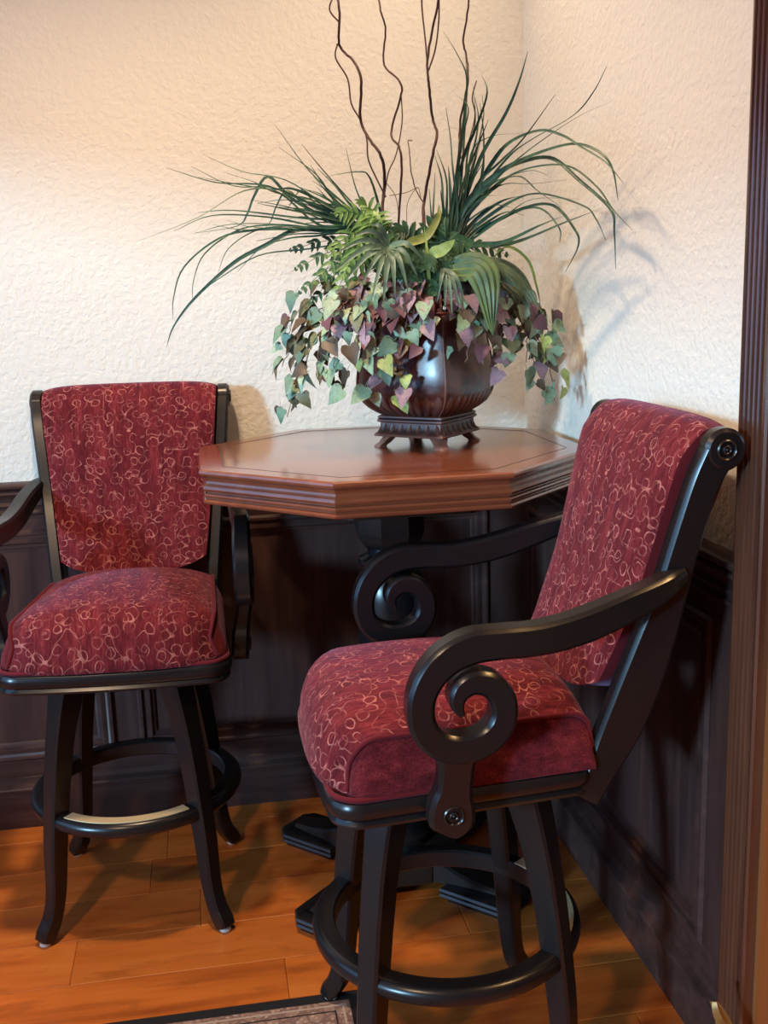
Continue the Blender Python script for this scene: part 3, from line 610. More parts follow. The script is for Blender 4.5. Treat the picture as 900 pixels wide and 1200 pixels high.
        bm = bmesh.new(); tube(bm, [(p.x+sg*0.002, p.y-0.001, p.z+0.001) for p in top], 0.0042, 8); obj('piping', bm, M['fabric_plain'], cush, 60)
    bm = bmesh.new(); loop = [(x, y, 0.6535) for x, y, z in outline(-0.006, 0)]
    tube(bm, loop+[loop[0]], 0.0048, 8, cap=False); obj('piping', bm, M['fabric_plain'], cush, 60)
    # stiles
    front = [(0.170, 0.600), (0.192, 0.639), (0.220, 0.72), (0.249, 0.806), (0.276, 0.883), (0.298, 0.946), (0.326, 1.054), (0.348, 1.133), (0.366, 1.178)]
    rear = [(0.222, 0.588), (0.243, 0.623), (0.286, 0.690), (0.318, 0.777), (0.341, 0.870), (0.354, 0.938), (0.376, 1.051), (0.392, 1.108), (0.412, 1.146)]
    mids = [((a[0]+b[0])/2, (a[1]+b[1])/2, math.hypot(a[0]-b[0], a[1]-b[1])/2) for a, b in zip(front, rear)]
    ms = spline(mids, 4)
    xs = lambda z: 0.190+0.048*min(1, max(0, (z-0.68)/0.5))
    SC = (0.398, 1.170)
    for sg in (-1, 1):
        bm = bmesh.new()
        path = [(p.x, p.y, p.z, sg*xs(p.y), 0.0165) for p in ms]
        ribbon(bm, path, ch=0.006)
        # scroll head: a thick disc
        rings = []
        n = 36; cx = sg*xs(1.17)
        for o, dx in ((-0.006, -0.0165), (0, -0.0105), (0, 0.0105), (-0.006, 0.0165)):
            rings.append([(cx+dx, SC[0]+(0.0335+o)*math.cos(2*PI*i/n), SC[1]+(0.0335+o)*math.sin(2*PI*i/n)) for i in range(n)])
        loft(bm, rings)
        stl = obj('stile', bm, B, T, 35)
        def rosette(parent, x0, y0, z0):
            bm = bmesh.new(); rings = []; m = 28
            for r, d in ((0.0165, 0.0), (0.0165, 0.0025), (0.0145, 0.004), (0.0125, 0.0025), (0.0115, 0.0006), (0.0085, 0.0006), (0.0075, 0.003), (0.0055, 0.0042), (0.0038, 0.003), (0.0032, 0.0012), (0.0022, 0.0028), (0.001, 0.0035)):
                rings.append([(x0+sg*d, y0+r*math.cos(2*PI*i/m), z0+r*math.sin(2*PI*i/m)) for i in range(m)])
            loft(bm, rings); return obj('rosette', bm, B, parent, 35)
        rosette(stl, cx+sg*0.0162, *SC)
        # arm with scroll
        ax = [(0.345, 0.974, 0.012, 0.205), (0.318, 0.966, 0.0165, 0.222), (0.285, 0.953, 0.0205, 0.232), (0.24, 0.938, 0.0235, 0.240), (0.18, 0.919, 0.025, 0.247), (0.127, 0.908, 0.025, 0.253), (0.08, 0.904, 0.0245, 0.258), (0.03, 0.905, 0.0245, 0.262), (-0.015, 0.903, 0.0255, 0.264), (-0.052, 0.888, 0.0245, 0.265), (-0.080, 0.860, 0.0225, 0.265), (-0.094, 0.825, 0.0212, 0.265), (-0.092, 0.787, 0.021, 0.265), (-0.074, 0.760, 0.0215, 0.265), (-0.045, 0.746, 0.0225, 0.265), (-0.012, 0.747, 0.0228, 0.265), (0.017, 0.763, 0.0215, 0.265), (0.032, 0.790, 0.0205, 0.265), (0.030, 0.821, 0.020, 0.265), (0.012, 0.843, 0.0195, 0.265), (-0.014, 0.849, 0.0185, 0.265), (-0.034, 0.837, 0.016, 0.265), (-0.040, 0.818, 0.011, 0.265), (-0.033, 0.800, 0.004, 0.265)]
        s1 = spline([(a[0], a[1], a[2]) for a in ax], 5); s2 = spline([(a[3]+0.018, 0, 0) for a in ax], 5)
        bm = bmesh.new()
        ribbon(bm, [(p.x, p.y, p.z, sg*q.x, 0.0205) for p, q in zip(s1, s2)], ch=0.006)
        arm = obj('arm', bm, B, T, 35)
        bm = bmesh.new()
        br = [(-0.040, 0.738, 0.034, 0.264, 0.018), (-0.040, 0.722, 0.029, 0.262, 0.018), (-0.041, 0.700, 0.0275, 0.258, 0.018), (-0.043, 0.675, 0.028, 0.254, 0.019), (-0.046, 0.655, 0.033, 0.251, 0.020), (-0.047, 0.635, 0.0365, 0.249, 0.020), (-0.047, 0.615, 0.035, 0.248, 0.020), (-0.048, 0.603, 0.024, 0.248, 0.019), (-0.050, 0.597, 0.012, 0.248, 0.018)]
        sb = spline([(a[0], a[1], a[2]) for a in br], 3); sx = spline([(a[3]+0.018, a[4], 0) for a in br], 3)
        ribbon(bm, [(p.x, p.y, p.z, sg*q.x, q.y) for p, q in zip(sb, sx)], ch=0.007)
        brk = obj('bracket', bm, B, arm, 35)
        rosette(brk, sg*0.287, -0.046, 0.634)
    # upholstered back between the stiles, rolling over at the top
    fr = [(0.226, 0.756), (0.238, 0.785), (0.252, 0.822), (0.275, 0.885), (0.297, 0.95), (0.324, 1.055), (0.343, 1.13), (0.356, 1.165)]
    cl = [(a[0]-0.021, a[1]) for a in fr]
    n = 9
    for i in range(1, n+1):
        a = math.radians(180-25-i*(205-10)/n); cl.append((SC[0]-0.003+0.046*math.cos(a), SC[1]-0.006+0.046*math.sin(a)))
    back = [(0.424, 1.118), (0.405, 1.06), (0.378, 0.96), (0.345, 0.86), (0.300, 0.78), (0.266, 0.752)]
    pts = spline([(a[0], a[1], 0) for a in cl], 3)+[Vector((a[0], a[1], 0)) for a in back]
    NV = 22; P = []; U = []; s = 0; nf = len(pts)-len(back)
    for i, p in enumerate(pts):
        if i: s += (p-pts[i-1]).length
        rp = []; ru = []
        t = pts[min(i+1, len(pts)-1)]-pts[max(i-1, 0)]; t.normalize(); nrm = Vector((-t.y, t.x))
        for j in range(NV+1):
            v = -1+2*j/NV; v = math.sin(v*PI/2)*0.4+v*0.6
            w = xs(p.y)-0.0168
            if p.y > 1.14: w -= 0.0008
            puff = 0.012*(1-abs(v)**3)*(1-0.65*min(1, max(0, (p.y-1.08)/0.08)))-0.009*abs(v)**8
            q = Vector((p.x, p.y))+nrm*puff
            lift = 0.038*(abs(v)**4.5)*max(0, 1-(p.y-0.74)/0.16)
            f = (q.x+lift*0.30, q.y+lift)
            rp.append((v*w, f[0], f[1])); ru.append((v*w, s+lift))
        P.append(rp); U.append(ru)
    bm = bmesh.new(); V = grid(bm, P, U)
    for J in (0, NV):
        c = [V[i][J] for i in range(len(pts))]
        for i in range(len(c)//2):
            k = len(c)-1-i
            if k-1 > i+1: bm.faces.new((c[i], c[i+1], c[k-1], c[k]))
            elif k-1 == i+1: bm.faces.new((c[i], c[i+1], c[k]))
    for j in range(NV): bm.faces.new((V[0][j], V[0][j+1], V[-1][j+1], V[-1][j]))
    obj('backrest', bm, F, T, 50)
    return T
left_stool = stool()
right_stool = copy_tree(left_stool)
left_stool.location = (-1.065, -0.395, 0); left_stool.rotation_euler = (0, 0, math.radians(-4))
right_stool.location = (-0.467, -1.103, 0.0012); right_stool.rotation_euler = (0, 0, math.radians(-90))
right_stool['label'] = 'black swivel bar stool with burgundy upholstery in front, its back against the right wall'
for ch in right_stool.children:
    if ch.name.startswith('footrest_ring'): ch.rotation_euler = (0, 0, PI)

# ------------------------------------------------------------------ vase
VX, VY = -0.337, -0.412
def vase():
    T = thing('square_vase', 'oxblood square-bellied footed vase with carved base on the table', 'vase', (VX, VY, TZ), math.radians(3))
    def sec(hd, z, p=1.22, n=80, g=0.0, gn=7):
        out = []
        for i in range(n):
            a = 2*PI*i/n; c, s = math.cos(a), math.sin(a)
            r = hd/((abs(c)**p+abs(s)**p)**(1/p))
            if g:
                q = (a % (PI/2))/(PI/2)
                r *= 1+g*abs(math.sin(q*PI*gn))
            out.append((r*c, r*s, z))
        return out
    bm = bmesh.new()
    prof = [(0.098, 0.070), (0.106, 0.076), (0.124, 0.085), (0.143, 0.098), (0.156, 0.114), (0.1625, 0.133), (0.1645, 0.152), (0.161, 0.178), (0.156, 0.205), (0.150, 0.232), (0.146, 0.262), (0.146, 0.285), (0.151, 0.297), (0.153, 0.303), (0.148, 0.306), (0.138, 0.303), (0.132, 0.28), (0.12, 0.24)]
    loft(bm, [sec(r, z) for r, z in prof]); body = obj('body', bm, M['vase'], T, 40)
    for q in range(4):   # raised ridge on every corner
        a = q*PI/2; bm = bmesh.new()
        tube(bm, spline([(r*math.cos(a), r*math.sin(a), z) for r, z in prof[1:13]], 3), 0.0030, 8)
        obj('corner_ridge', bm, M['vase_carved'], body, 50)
    # gadroons round the lower belly, one by one
    def ptxy(hd, a, p=1.22):
        c, s = math.cos(a), math.sin(a); r = hd/((abs(c)**p+abs(s)**p)**(1/p)); return Vector((r*c, r*s, 0))
    G = [(0.0985, 0.072), (0.108, 0.077), (0.1250, 0.0865), (0.1435, 0.0995), (0.1535, 0.1125), (0.1590, 0.1235)]
    src = None
    for q in range(4):
        for k in range(9):
            a = q*PI/2+(k+0.5)/9*PI/2; bm = bmesh.new()
            da = PI/2/9*0.46; rings = []
            for i, (hd, z) in enumerate(G):
                w = (0.8, 1, 1, 1, 0.85, 0.3)[i]; h = (0.001, 0.0035, 0.005, 0.0052, 0.004, 0.0012)[i]
                row = []
                for f, e in ((-1, -0.001), (-0.6, 0.75), (0, 1), (0.6, 0.75), (1, -0.001)):
                    p0 = ptxy(hd, a+da*w*f); n = p0.normalized()
                    p0 += n*(h*e if e > 0 else e); row.append((p0.x, p0.y, z-0.002*e))
                rings.append(row)
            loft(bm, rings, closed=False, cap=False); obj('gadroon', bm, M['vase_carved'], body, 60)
    bm = bmesh.new()
    loft(bm, [sec(r, z, 1.04) for r, z in ((0.10, 0.056), (0.117, 0.057), (0.121, 0.060), (0.121, 0.063), (0.117, 0.0655), (0.119, 0.068), (0.1185, 0.071), (0.112, 0.074), (0.095, 0.075))])
    obj('base_moulding', bm, M['vase_carved'], T, 30)
    bm = bmesh.new()
    loft(bm, [sec(r, z, 1.03) for r, z in ((0.10, 0.024), (0.127, 0.025), (0.129, 0.028), (0.127, 0.031), (0.119, 0.036), (0.113, 0.047), (0.113, 0.056), (0.10, 0.057))])
    plate = obj('base_plate', bm, M['vase_carved'], T, 30)
    bm = bmesh.new()   # carved leaf frieze, pieces too small to pick apart
    for q in range(4):
        A = Vector((math.cos(q*PI/2), math.sin(q*PI/2), 0)); Bv = Vector((math.cos((q+1)*PI/2), math.sin((q+1)*PI/2), 0))
        nn = (A+Bv).normalized(); tt = (Bv-A).normalized()
        for k in range(7):
            f = (k+0.5)/7
            c0 = (A*(1-f)+Bv*f)
            for m, w in ((0, 0.0085),):
                rings = []
                for z, hd, ww, h in ((0.0555, 0.112, 0.5, 0.002), (0.050, 0.1125, 1.0, 0.004), (0.042, 0.115, 1.0, 0.0048), (0.036, 0.119, 0.75, 0.005), (0.0315, 0.125, 0.25, 0.004)):
                    row = []
                    for u, e in ((-1, -0.2), (-0.5, 0.8), (0, 0.35), (0.5, 0.8), (1, -0.2)):
                        p0 = c0*hd+tt*(w*ww*u)+nn*(h*e); row.append((p0.x, p0.y, z))
                    rings.append(row)
                loft(bm, rings, closed=False, cap=False)
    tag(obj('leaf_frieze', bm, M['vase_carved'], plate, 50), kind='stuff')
    for q in range(4):
        a = q*PI/2; bm = bmesh.new(); rings = []
        for r, z, w in ((0.098, 0.026, 0.024), (0.106, 0.018, 0.020), (0.112, 0.010, 0.017), (0.121, 0.005, 0.018), (0.124, 0.0, 0.018)):
            t = 0.013
            sq = [(r-t-w*0.5, -w*0.5), (r-w*0.18, -w*0.95), (r+0.006, 0), (r-w*0.18, w*0.95), (r-t-w*0.5, w*0.5), (r-t-w*0.2, 0)]
            rings.append([(x*math.cos(a)-y*math.sin(a), x*math.sin(a)+y*math.cos(a), z) for x, y in sq])
        loft(bm, rings); obj('foot', bm, M['vase_carved'], T, 40)
    bm = bmesh.new(); loft(bm, [sec(r, z, 1.4, 24) for r, z in ((0.125, 0.27), (0.11, 0.293), (0.06, 0.308), (0.01, 0.312))])
    tag(obj('moss', bm, M['moss'], T, 60), 'dark moss filling the mouth of the vase', kind='stuff')
vase()

# ------------------------------------------------------------------ dried and artificial plants standing in the vase
def strip(bm, pts, width, fold=0.25, up=None, taper=True, twist=0.0, base=0.35):
    """a folded grass-like blade along pts"""
    P = [Vector(p) for p in pts]; n = len(P); rows = []
    for i, p in enumerate(P):
        t = (P[min(i+1, n-1)]-P[max(i-1, 0)]).normalized()
        ref = Vector(up) if up else Vector((0, -1, 0.35))
        s = t.cross(ref)
        if s.length < 0.2: s = t.cross(Vector((0.3, 0, 1)))
        s.normalize(); nn = s.cross(t)
        f = i/(n-1)
        w = width*0.5*(min(1, base+f*4)*(1-f**2.2) if taper else 1)+0.0004
        if twist:
            a = twist*f; s, nn = s*math.cos(a)+nn*math.sin(a), nn*math.cos(a)-s*math.sin(a)
        rows.append((p-s*w+nn*w*fold, p-nn*w*fold*0.5, p+s*w+nn*w*fold))
    V = [[bm.verts.new(q) for q in r] for r in rows]
    for a, b in zip(V, V[1:]):
        for j in range(2): bm.faces.new((a[j], a[j+1], b[j+1], b[j]))
ROOT = Vector((VX, VY, TZ+0.305))
prng = random.Random(21)
def grass(name, label, blades, dx, extra, seed):
    T = thing(name, label, 'grass', (VX+dx*0.3, VY, TZ+0.30), 0, 'grass tufts in the vase')
    R = random.Random(seed); off = Vector(T.location)
    def blade(w, pts):
        bm = bmesh.new()
        root = ROOT+Vector((dx*0.45+R.uniform(-0.02, 0.02), R.uniform(-0.02, 0.02), 0))
        full = [root, root.lerp(Vector(pts[0]), 0.55)+Vector((0, 0, 0.012))]+[Vector(p) for p in pts]
        sp = spline(full, 5)
        strip(bm, [p-off for p in sp], w*0.00072, 0.35, twist=R.uniform(-0.5, 0.5))
        obj('blade', bm, M['grass'], T, 60, recalc=False)
    for w, pts in blades: blade(w, pts)
    for w, pts in extra: blade(w, pts)
def more(src, n, seed, dz=0.05):
    R = random.Random(seed); out = []
    for i in range(n):
        w, p = R.choice(src); f = R.uniform(0.55, 0.9); a = R.uniform(-0.22, 0.22); q = []
        p0 = Vector(p[0])
        for k in p[:max(3, int(len(p)*f)+1)]:
            d = Vector(k)-p0
            d = Matrix.Rotation(a, 3, 'Y') @ d
            d.y += R.uniform(-0.15, 0.1)*d.length
            v = p0+d*f
            v.x = min(v.x, -0.005); v.y = min(v.y, -0.02); q.append(tuple(v))
        out.append((w*0.8, q))
    return out
grass('grass_tuft', 'dark green grass tuft sweeping left across the plaster wall', LEFT_BLADES, -0.07, more(LEFT_BLADES, 24, 4), 1)
grass('grass_tuft', 'dark green grass tuft fanning up and right before the corner', RIGHT_BLADES, 0.02, more(RIGHT_BLADES, 32, 8), 2)

TW = dict(TWIGS)
def branch(label, main, subs, r0, name='willow_branch'):
    b = Vector(TW[main][-1]); base = Vector((VX+(b.x-VX)*0.35, VY+0.01, TZ+0.30))
    T = thing(name, label, 'branch', base, 0, 'curly willow branches in the vase')
    pts = spline(TW[main], 6)+spline([TW[main][-1], b.lerp(base, 0.5), base], 4)[1:]
    bm = bmesh.new(); R = random.Random(len(label))
    pts = [p-base+Vector((R.uniform(-1, 1), R.uniform(-1, 1), 0))*0.0008+Vector((0, 0.025*math.sin(i*0.35+r0*900), 0)) for i, p in enumerate(pts)]
    tube(bm, pts, lambda f: r0*(0.75+0.45*f), 7); obj('stem', bm, M['twig'], T, 60)
    def near(q):
        return min(pts, key=lambda p: (p.x-q.x)**2+(p.z-q.z)**2)
    for s in subs:
        bm = bmesh.new(); sp = [Vector(p)-base for p in TW[s]]
        y0 = near(sp[0]).y; y1 = near(sp[-1]).y
        for i, p in enumerate(sp): p.y = y0+(y1-y0)*i/(len(sp)-1)
        tube(bm, spline(sp, 5), r0*0.55, 6); obj('twig', bm, M['twig'], T, 60)
branch('thick dark curly willow branch, leftmost of the tall ones, with side twigs', 'B1', ['B1a', 'B1b', 'B1c'], 0.0034)
branch('thin dark curly willow branch, second from left of the tall ones', 'B2', ['B2a'], 0.0025)
branch('dark forked willow branch, third from left of the tall ones', 'B3', ['B3a', 'B3b'], 0.0032)
branch('thin dark willow branch rising from the right grass tuft', 'B4', ['B4a'], 0.0026)
branch('short bare hooked twig between the tall willow branches', 'B5', ['B5a', 'B5b', 'B1d'], 0.0014, 'bare_twig')

# ivy: one mesh per leaf colour and shape, every leaf an object
def leaf_mesh(k, mat, lobe, curl, fold):
    bm = bmesh.new()
    half = [(0.13, -0.11, 0.02), (0.33, -0.10, 0.0), (0.455+lobe*0.05, 0.07, -0.03), (0.435-lobe*0.03, 0.28, 0.0), (0.33+lobe*0.03, 0.50, 0.0), (0.17, 0.76, 0.0)]
    mid = [(0, 0.0), (0, 0.18), (0, 0.38), (0, 0.58), (0, 0.78), (0, 1.0)]
    zf = lambda x, y: fold*abs(x)-curl*max(0, y-0.2)**2-0.10*curl*math.sin(abs(x)*9)
    mv = [bm.verts.new((x, y, zf(x, y))) for x, y in mid]
    for s in (-1, 1):
        hv = [bm.verts.new((s*x, y, zf(x, y)+z)) for x, y, z in half]
        bm.faces.new((mv[0], hv[0], hv[1]) if s > 0 else (mv[0], hv[1], hv[0]))
        seq = [(mv[0], mv[1], hv[1]), (hv[1], mv[1], hv[2]), (mv[1], mv[2], hv[2]), (hv[2], mv[2], hv[3]), (mv[2], mv[3], hv[3]), (hv[3], mv[3], hv[4]), (mv[3], mv[4], hv[4]), (hv[4], mv[4], hv[5]), (mv[4], mv[5], hv[5])]
        for f in seq: bm.faces.new(f if s < 0 else f[::-1])
    # short stalk
    a = [bm.verts.new(p) for p in ((-0.018, 0.02, 0), (0.018, 0.02, 0), (0.012, -0.42, -0.06), (-0.012, -0.42, -0.06))]
    bm.faces.new(a)
    me = bpy.data.meshes.new('ivy_leaf_%d' % k); bm.to_mesh(me); bm.free(); me.materials.append(mat)
    me.polygons.foreach_set('use_smooth', [True]*len(me.polygons)); return me
IVY = []
for k, m in enumerate(LEAF):
    IVY.append([leaf_mesh(k*3+i, m, *a) for i, a in enumerate(((0.2, 0.30, 0.28), (1.0, 0.55, 0.18), (-0.5, 0.15, 0.45)))])
def place_leaf(me, p, d, n, size, parent, off):
    d = d.normalized(); n = (n-d*n.dot(d))
    n = n.normalized() if n.length > 1e-3 else d.orthogonal()
    x = d.cross(n)
    m = Matrix((x, d, n)).transposed().to_4x4()
    o = bpy.data.objects.new('leaf', me); COL.objects.link(o); o.parent = parent
    m = m @ Matrix.Diagonal((size, size, size, 1)); m.translation = p-off
    o.matrix_local = m
def ivy(label, ends, nl, pal, seed, size=(0.027, 0.047), start=0.06):
    R = random.Random(seed)
    T = thing('ivy_vine', label, 'ivy', (VX, VY, TZ+0.30), 0, 'ivy vines hanging over the vase rim')
    off = Vector(T.location); per = nl//len(ends)
    for e in ends:
        e = Vector(e); d = Vector((e.x-VX, e.y-VY, 0)); L = d.length; d.normalize()
        a = ROOT+d*0.06+Vector((0, 0, -0.002)); b = ROOT+d*min(0.16, L*0.62)+Vector((0, 0, 0.035+R.uniform(0, 0.03)))
        c = b.lerp(e, 0.55)+d*0.03+Vector((0, 0, 0.02))
        sp = spline([a, b, c, e], 8)
        for i, p in enumerate(sp):
            f = i/len(sp); p += Vector((R.uniform(-1, 1), R.uniform(-1, 1), R.uniform(-1, 1)))*0.004*f
        bm = bmesh.new(); tube(bm, [p-off for p in sp], lambda f: 0.0018-0.0009*f, 5); obj('stem', bm, M['stem'], T, 60)
        for k in range(per):
            f = start+(1-start)*(k+R.random())/per
            p = sp[min(len(sp)-1, int(f*(len(sp)-1)))].copy()
            out = Vector((p.x-VX, p.y-VY, 0)).normalized()
            p += Vector((R.uniform(-1, 1)*0.028, R.uniform(-1, 0.6)*0.026, R.uniform(-1, 1)*0.024))
            p.x = min(p.x, 0.0); p.z = max(p.z, TZ+0.035)
            tip = Vector((R.uniform(-0.8, 0.8), R.uniform(-0.5, 0.5), -1.0+R.uniform(-0.2, 0.5)))+out*0.45
            nrm = out*0.9+Vector((-0.15, -0.55, 0.45))+Vector((R.uniform(-0.7, 0.7), R.uniform(-0.5, 0.5), R.uniform(-0.5, 0.5)))
            col = R.choice(pal)
            place_leaf(R.choice(IVY[col]), p, tip, nrm, R.uniform(*size), T, off)
SG, PA, PL, OL, LI, MA, BR, TE = range(8)
ivy('short ivy vine over the rim at the vase centre, plum and pale leaves', [(-0.445, -0.55, 1.335), (-0.375, -0.57, 1.335), (-0.410, -0.565, 1.285)], 57, [PL, PA, MA, SG, PL, BR], 11, (0.027, 0.046), 0.0)
ivy('short ivy vine spilling over the right rim of the vase', [(-0.295, -0.565, 1.320), (-0.240, -0.545, 1.345), (-0.195, -0.53, 1.290)], 54, [PL, BR, OL, PL, SG, MA], 12, (0.027, 0.046), 0.0)
ivy('ivy vine drooping lowest at far left, sage and brown leaves', [(-0.667, -0.42, 1.150), (-0.668, -0.41, 1.265), (-0.642, -0.46, 1.190)], 72, [SG, SG, OL, BR, TE, PA, OL, BR], 1)
ivy('ivy vine on the left shoulder, olive and plum leaves', [(-0.655, -0.40, 1.335), (-0.600, -0.48, 1.235), (-0.565, -0.50, 1.185)], 75, [OL, BR, PL, TE, SG, OL, BR, SG], 2)
ivy('ivy vine over the left vase face, pale and lime leaves', [(-0.513, -0.545, 1.275), (-0.480, -0.545, 1.195), (-0.425, -0.555, 1.205)], 69, [PA, SG, LI, SG, PL, MA, OL, BR, TE], 3)
ivy('mauve and pale ivy vine crossing above the vase face', [(-0.475, -0.545, 1.330), (-0.540, -0.52, 1.365), (-0.405, -0.555, 1.355)], 72, [PA, MA, PL, PA, SG, PL, BR], 4, (0.028, 0.048), 0.03)
ivy('ivy vine on the right vase face with bare looping stems', [(-0.202, -0.535, 1.245), (-0.275, -0.545, 1.265), (-0.225, -0.54, 1.325)], 57, [PL, BR, SG, MA, OL, PA], 5)
ivy('ivy vine drooping lowest at far right before the corner', [(-0.050, -0.50, 1.160), (-0.080, -0.50, 1.195), (-0.110, -0.51, 1.235)], 63, [SG, OL, LI, PA, OL, BR, SG], 6)
ivy('plum and green ivy vine on the right shoulder', [(-0.060, -0.48, 1.300), (-0.140, -0.52, 1.310), (-0.120, -0.50, 1.255)], 66, [PL, PL, SG, BR, PA, MA, OL], 7)

def centred(o_loc, pts): return [Vector(p)-Vector(o_loc) for p in pts]
def frond(parent, off, pts, n, length, width, mat, droop=0.35, seed=0):
    R = random.Random(seed); bm = bmesh.new()
    sp = spline([Vector(p)-off for p in pts], 8); tube(bm, sp, lambda f: 0.0016-0.001*f, 5)
    for k in range(n):
        f = 0.12+0.88*k/(n-1); i = min(len(sp)-2, int(f*(len(sp)-1))); p = sp[i]; t = (sp[i+1]-p).normalized()
        ref = Vector((0, -1, 0.4)); s = t.cross(ref).normalized()
        for sg in (-1, 1):
            L = length*(math.sin(PI*min(1, 0.15+f*0.85))**0.7*0.9+0.15)*R.uniform(0.85, 1.1)
            d = (s*sg*1.0+t*0.75+Vector((0, 0, -droop*R.uniform(0.5, 1.2)))).normalized()
            strip(bm, [p, p+d*L*0.35, p+d*L*0.7+Vector((0, 0, -0.08*L)), p+d*L+Vector((0, 0, -0.25*L))], width, 0.25, base=0.5)
    return obj('frond', bm, mat, parent, 60, recalc=False)
def fern(label, base, fronds, mat, seed, n=13, length=0.038, width=0.007):
    T = thing('fern', label, 'fern', ROOT+Vector((base[0]-VX, base[1]-VY, 0))*0.25, 0, 'ferns in the vase'); off = Vector(T.location)
    b = Vector(base)
    for i, e in enumerate(fronds):
        e = Vector(e); m = b.lerp(e, 0.5)+Vector((0, 0, 0.022))
        frond(T, off, [off, off.lerp(b, 0.7), b, m, e], n, length, width, mat, seed=seed+i)
fern('bright green feathery fern drooping at upper left of the foliage', (-0.45, -0.44, 1.555), [(-0.600, -0.46, 1.440), (-0.565, -0.50, 1.400), (-0.585, -0.46, 1.352), (-0.545, -0.46, 1.595), (-0.495, -0.50, 1.610), (-0.575, -0.48, 1.500), (-0.545, -0.52, 1.450), (-0.530, -0.50, 1.390), (-0.470, -0.52, 1.590)], M['fern'], 3, 15, 0.050, 0.0085)
fern('dark saw-edged fern behind the left of the foliage', (-0.44, -0.38, 1.52), [(-0.640, -0.40, 1.475), (-0.635, -0.42, 1.420), (-0.610, -0.42, 1.395), (-0.650, -0.39, 1.52), (-0.58, -0.42, 1.44)], M['fern_dark'], 9, 20, 0.034, 0.010)
fern('dark fern filling the middle of the foliage under the grass', (-0.36, -0.48, 1.500), [(-0.30, -0.55, 1.440), (-0.40, -0.55, 1.425), (-0.25, -0.52, 1.52), (-0.345, -0.55, 1.41), (-0.46, -0.50, 1.47), (-0.20, -0.48, 1.44), (-0.42, -0.50, 1.55), (-0.31, -0.50, 1.57), (-0.36, -0.56, 1.47), (-0.27, -0.55, 1.46), (-0.43, -0.54, 1.46)], M['fern_dark'], 15, 16, 0.055, 0.015)
fern('dark fern at the back of the foliage near the corner', (-0.27, -0.36, 1.50), [(-0.12, -0.36, 1.50), (-0.16, -0.36, 1.43), (-0.20, -0.33, 1.56), (-0.42, -0.33, 1.54), (-0.50, -0.34, 1.48)], M['fern_dark'], 25, 14, 0.05, 0.012)

def fan(label, c, tips, width, mat, seed):
    T = thing('fan_palm_leaf', label, 'palm leaf', ROOT+Vector((c[0]-VX, c[1]-VY, 0))*0.3, 0); off = Vector(T.location)
    c = Vector(c); bm = bmesh.new(); tube(bm, spline([Vector((0, 0, 0)), (c-off)*0.5+Vector((0, 0.02, 0.02)), c-off], 5), 0.0022, 6); obj('stalk', bm, mat, T)
    R = random.Random(seed)
    for t in tips:
        t = Vector(t); m = c.lerp(t, 0.5)+Vector((0, -0.012, 0.018))
        bm = bmesh.new(); strip(bm, [p-off for p in spline([c, m, t], 6)], width*R.uniform(0.85, 1.15), 0.35, base=0.3); obj('leaflet', bm, mat, T, 60, recalc=False)
fan('grey-green fan palm leaf with narrow fingers, front left', (-0.437, -0.525, 1.520), [(-0.558, -0.56, 1.472), (-0.545, -0.57, 1.445), (-0.515, -0.58, 1.425), (-0.490, -0.59, 1.405), (-0.465, -0.595, 1.398), (-0.440, -0.60, 1.410), (-0.410, -0.59, 1.425), (-0.385, -0.57, 1.455), (-0.550, -0.54, 1.510), (-0.37, -0.56, 1.49), (-0.51, -0.53, 1.545), (-0.475, -0.52, 1.565)], 0.0135, M['palm'], 2)
fan('small grey-green fan palm leaf with hanging fingers at centre', (-0.322, -0.545, 1.470), [(-0.33, -0.585, 1.380), (-0.315, -0.59, 1.372), (-0.298, -0.59, 1.378), (-0.283, -0.585, 1.392), (-0.345, -0.58, 1.40)], 0.010, M['palm'], 5)
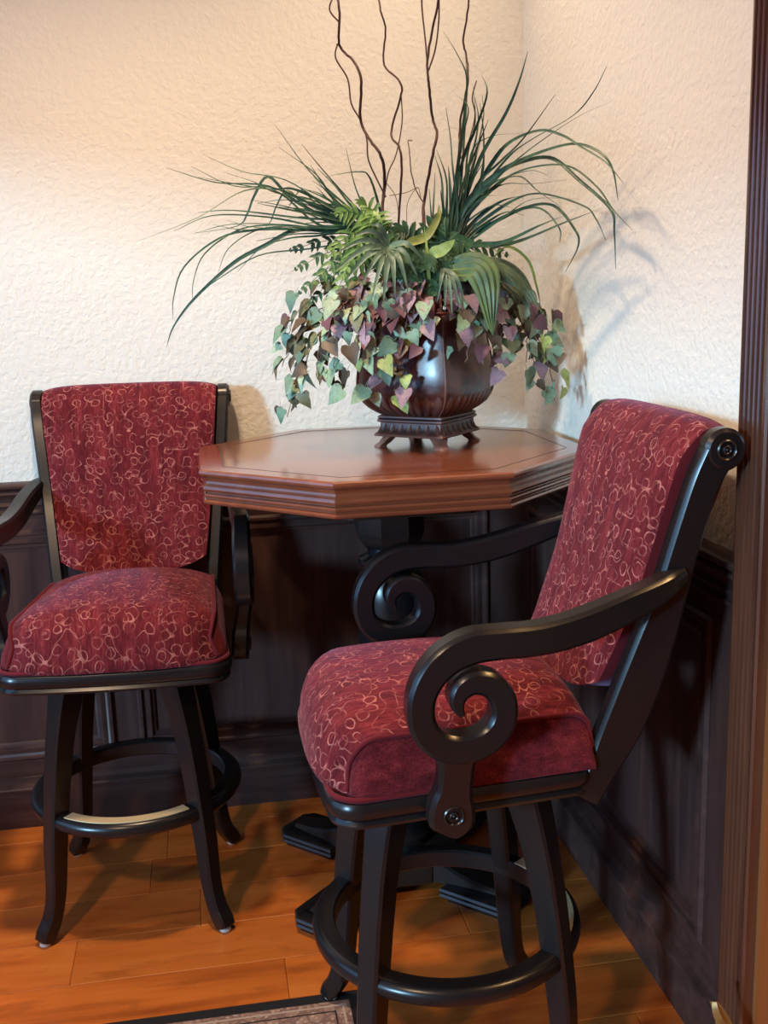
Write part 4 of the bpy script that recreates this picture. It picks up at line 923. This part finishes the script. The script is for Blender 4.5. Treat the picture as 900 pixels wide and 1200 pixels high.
def broad(label, base, mid, tip, width, mat, seed):
    """pleated blade: several folds across, pointed end"""
    T = thing('broad_palm_leaf', label, 'palm leaf', ROOT+Vector((base[0]-VX, base[1]-VY, 0))*0.3, 0); off = Vector(T.location)
    sp = [p-off for p in spline([base, mid, tip], 10)]; n = len(sp); NF = 10; V = []
    bm = bmesh.new()
    for i, p in enumerate(sp):
        t = (sp[min(i+1, n-1)]-sp[max(i-1, 0)]).normalized(); s = t.cross(Vector((0.1, -1, 0.5))).normalized(); nn = s.cross(t)
        f = i/(n-1); w = width*(math.sin(PI*(0.06+0.94*f)**0.85)**0.75*(1 if f < 0.6 else 1-0.35*((f-0.6)/0.4)))+0.0008
        V.append([bm.verts.new(p+s*(w*(j/NF-0.5))+nn*((0.0022 if j % 2 else -0.0022)*min(1, w/0.03)-0.35*w*(j/NF-0.5)**2)) for j in range(NF+1)])
    for a, b in zip(V, V[1:]):
        for j in range(NF): bm.faces.new((a[j], a[j+1], b[j+1], b[j]))
    obj('blade', bm, mat, T, 25, recalc=False)
    bm = bmesh.new(); b = Vector(base)-off; tube(bm, spline([Vector((0, 0, 0)), b*0.55+Vector((0, 0.012, 0.01)), b], 5), 0.0022, 6); obj('stalk', bm, mat, T)
broad('broad pleated striped palm leaf drooping right of centre', (-0.318, -0.52, 1.475), (-0.245, -0.585, 1.465), (-0.228, -0.60, 1.325), 0.082, M['palm_yellow'], 1)
broad('broad pleated palm leaf pointing right beside the striped one', (-0.270, -0.47, 1.478), (-0.165, -0.51, 1.455), (-0.090, -0.53, 1.352), 0.070, M['palm'], 2)
broad('dark pleated palm leaf lying flat behind the striped one', (-0.31, -0.50, 1.478), (-0.23, -0.55, 1.478), (-0.165, -0.57, 1.425), 0.045, M['palm'], 3)

def single(name, label, cat, pts, width, mat, fold=0.3):
    base = ROOT+Vector((pts[0][0]-VX, pts[0][1]-VY, 0))*0.3
    bm = bmesh.new(); b = base
    full = [b, b.lerp(Vector(pts[0]), 0.6)]+[Vector(p) for p in pts]
    sp = spline(full, 6); n0 = 12
    strip(bm, [p-base for p in sp[n0:]], width, fold, base=0.5)
    tube(bm, [p-base for p in sp[:n0+1]], 0.0018, 5)
    o = obj(name, bm, mat, None, 60, recalc=False); o.location = base; tag(o, label, cat)
single('curved_blade', 'yellow-green curved blade between the willow branches', 'leaf', [(-0.395, -0.50, 1.520), (-0.350, -0.50, 1.540), (-0.322, -0.50, 1.580), (-0.318, -0.49, 1.605)], 0.020, M['yellow'])
single('lime_leaf', 'flat lime green leaf under the right grass tuft', 'leaf', [(-0.345, -0.53, 1.498), (-0.325, -0.54, 1.508), (-0.308, -0.545, 1.520), (-0.296, -0.545, 1.530)], 0.028, M['lime'], 0.1)
single('pale_sprig', 'pale green upright sprig at the centre of the foliage', 'leaf', [(-0.352, -0.53, 1.440), (-0.354, -0.53, 1.50), (-0.357, -0.52, 1.56)], 0.008, M['lime'])
single('curled_tendril', 'pale curled tendril with a lime tip right of the foliage', 'leaf', [(-0.16, -0.46, 1.515), (-0.11, -0.47, 1.485), (-0.092, -0.48, 1.425), (-0.085, -0.485, 1.385)], 0.007, M['lime'])
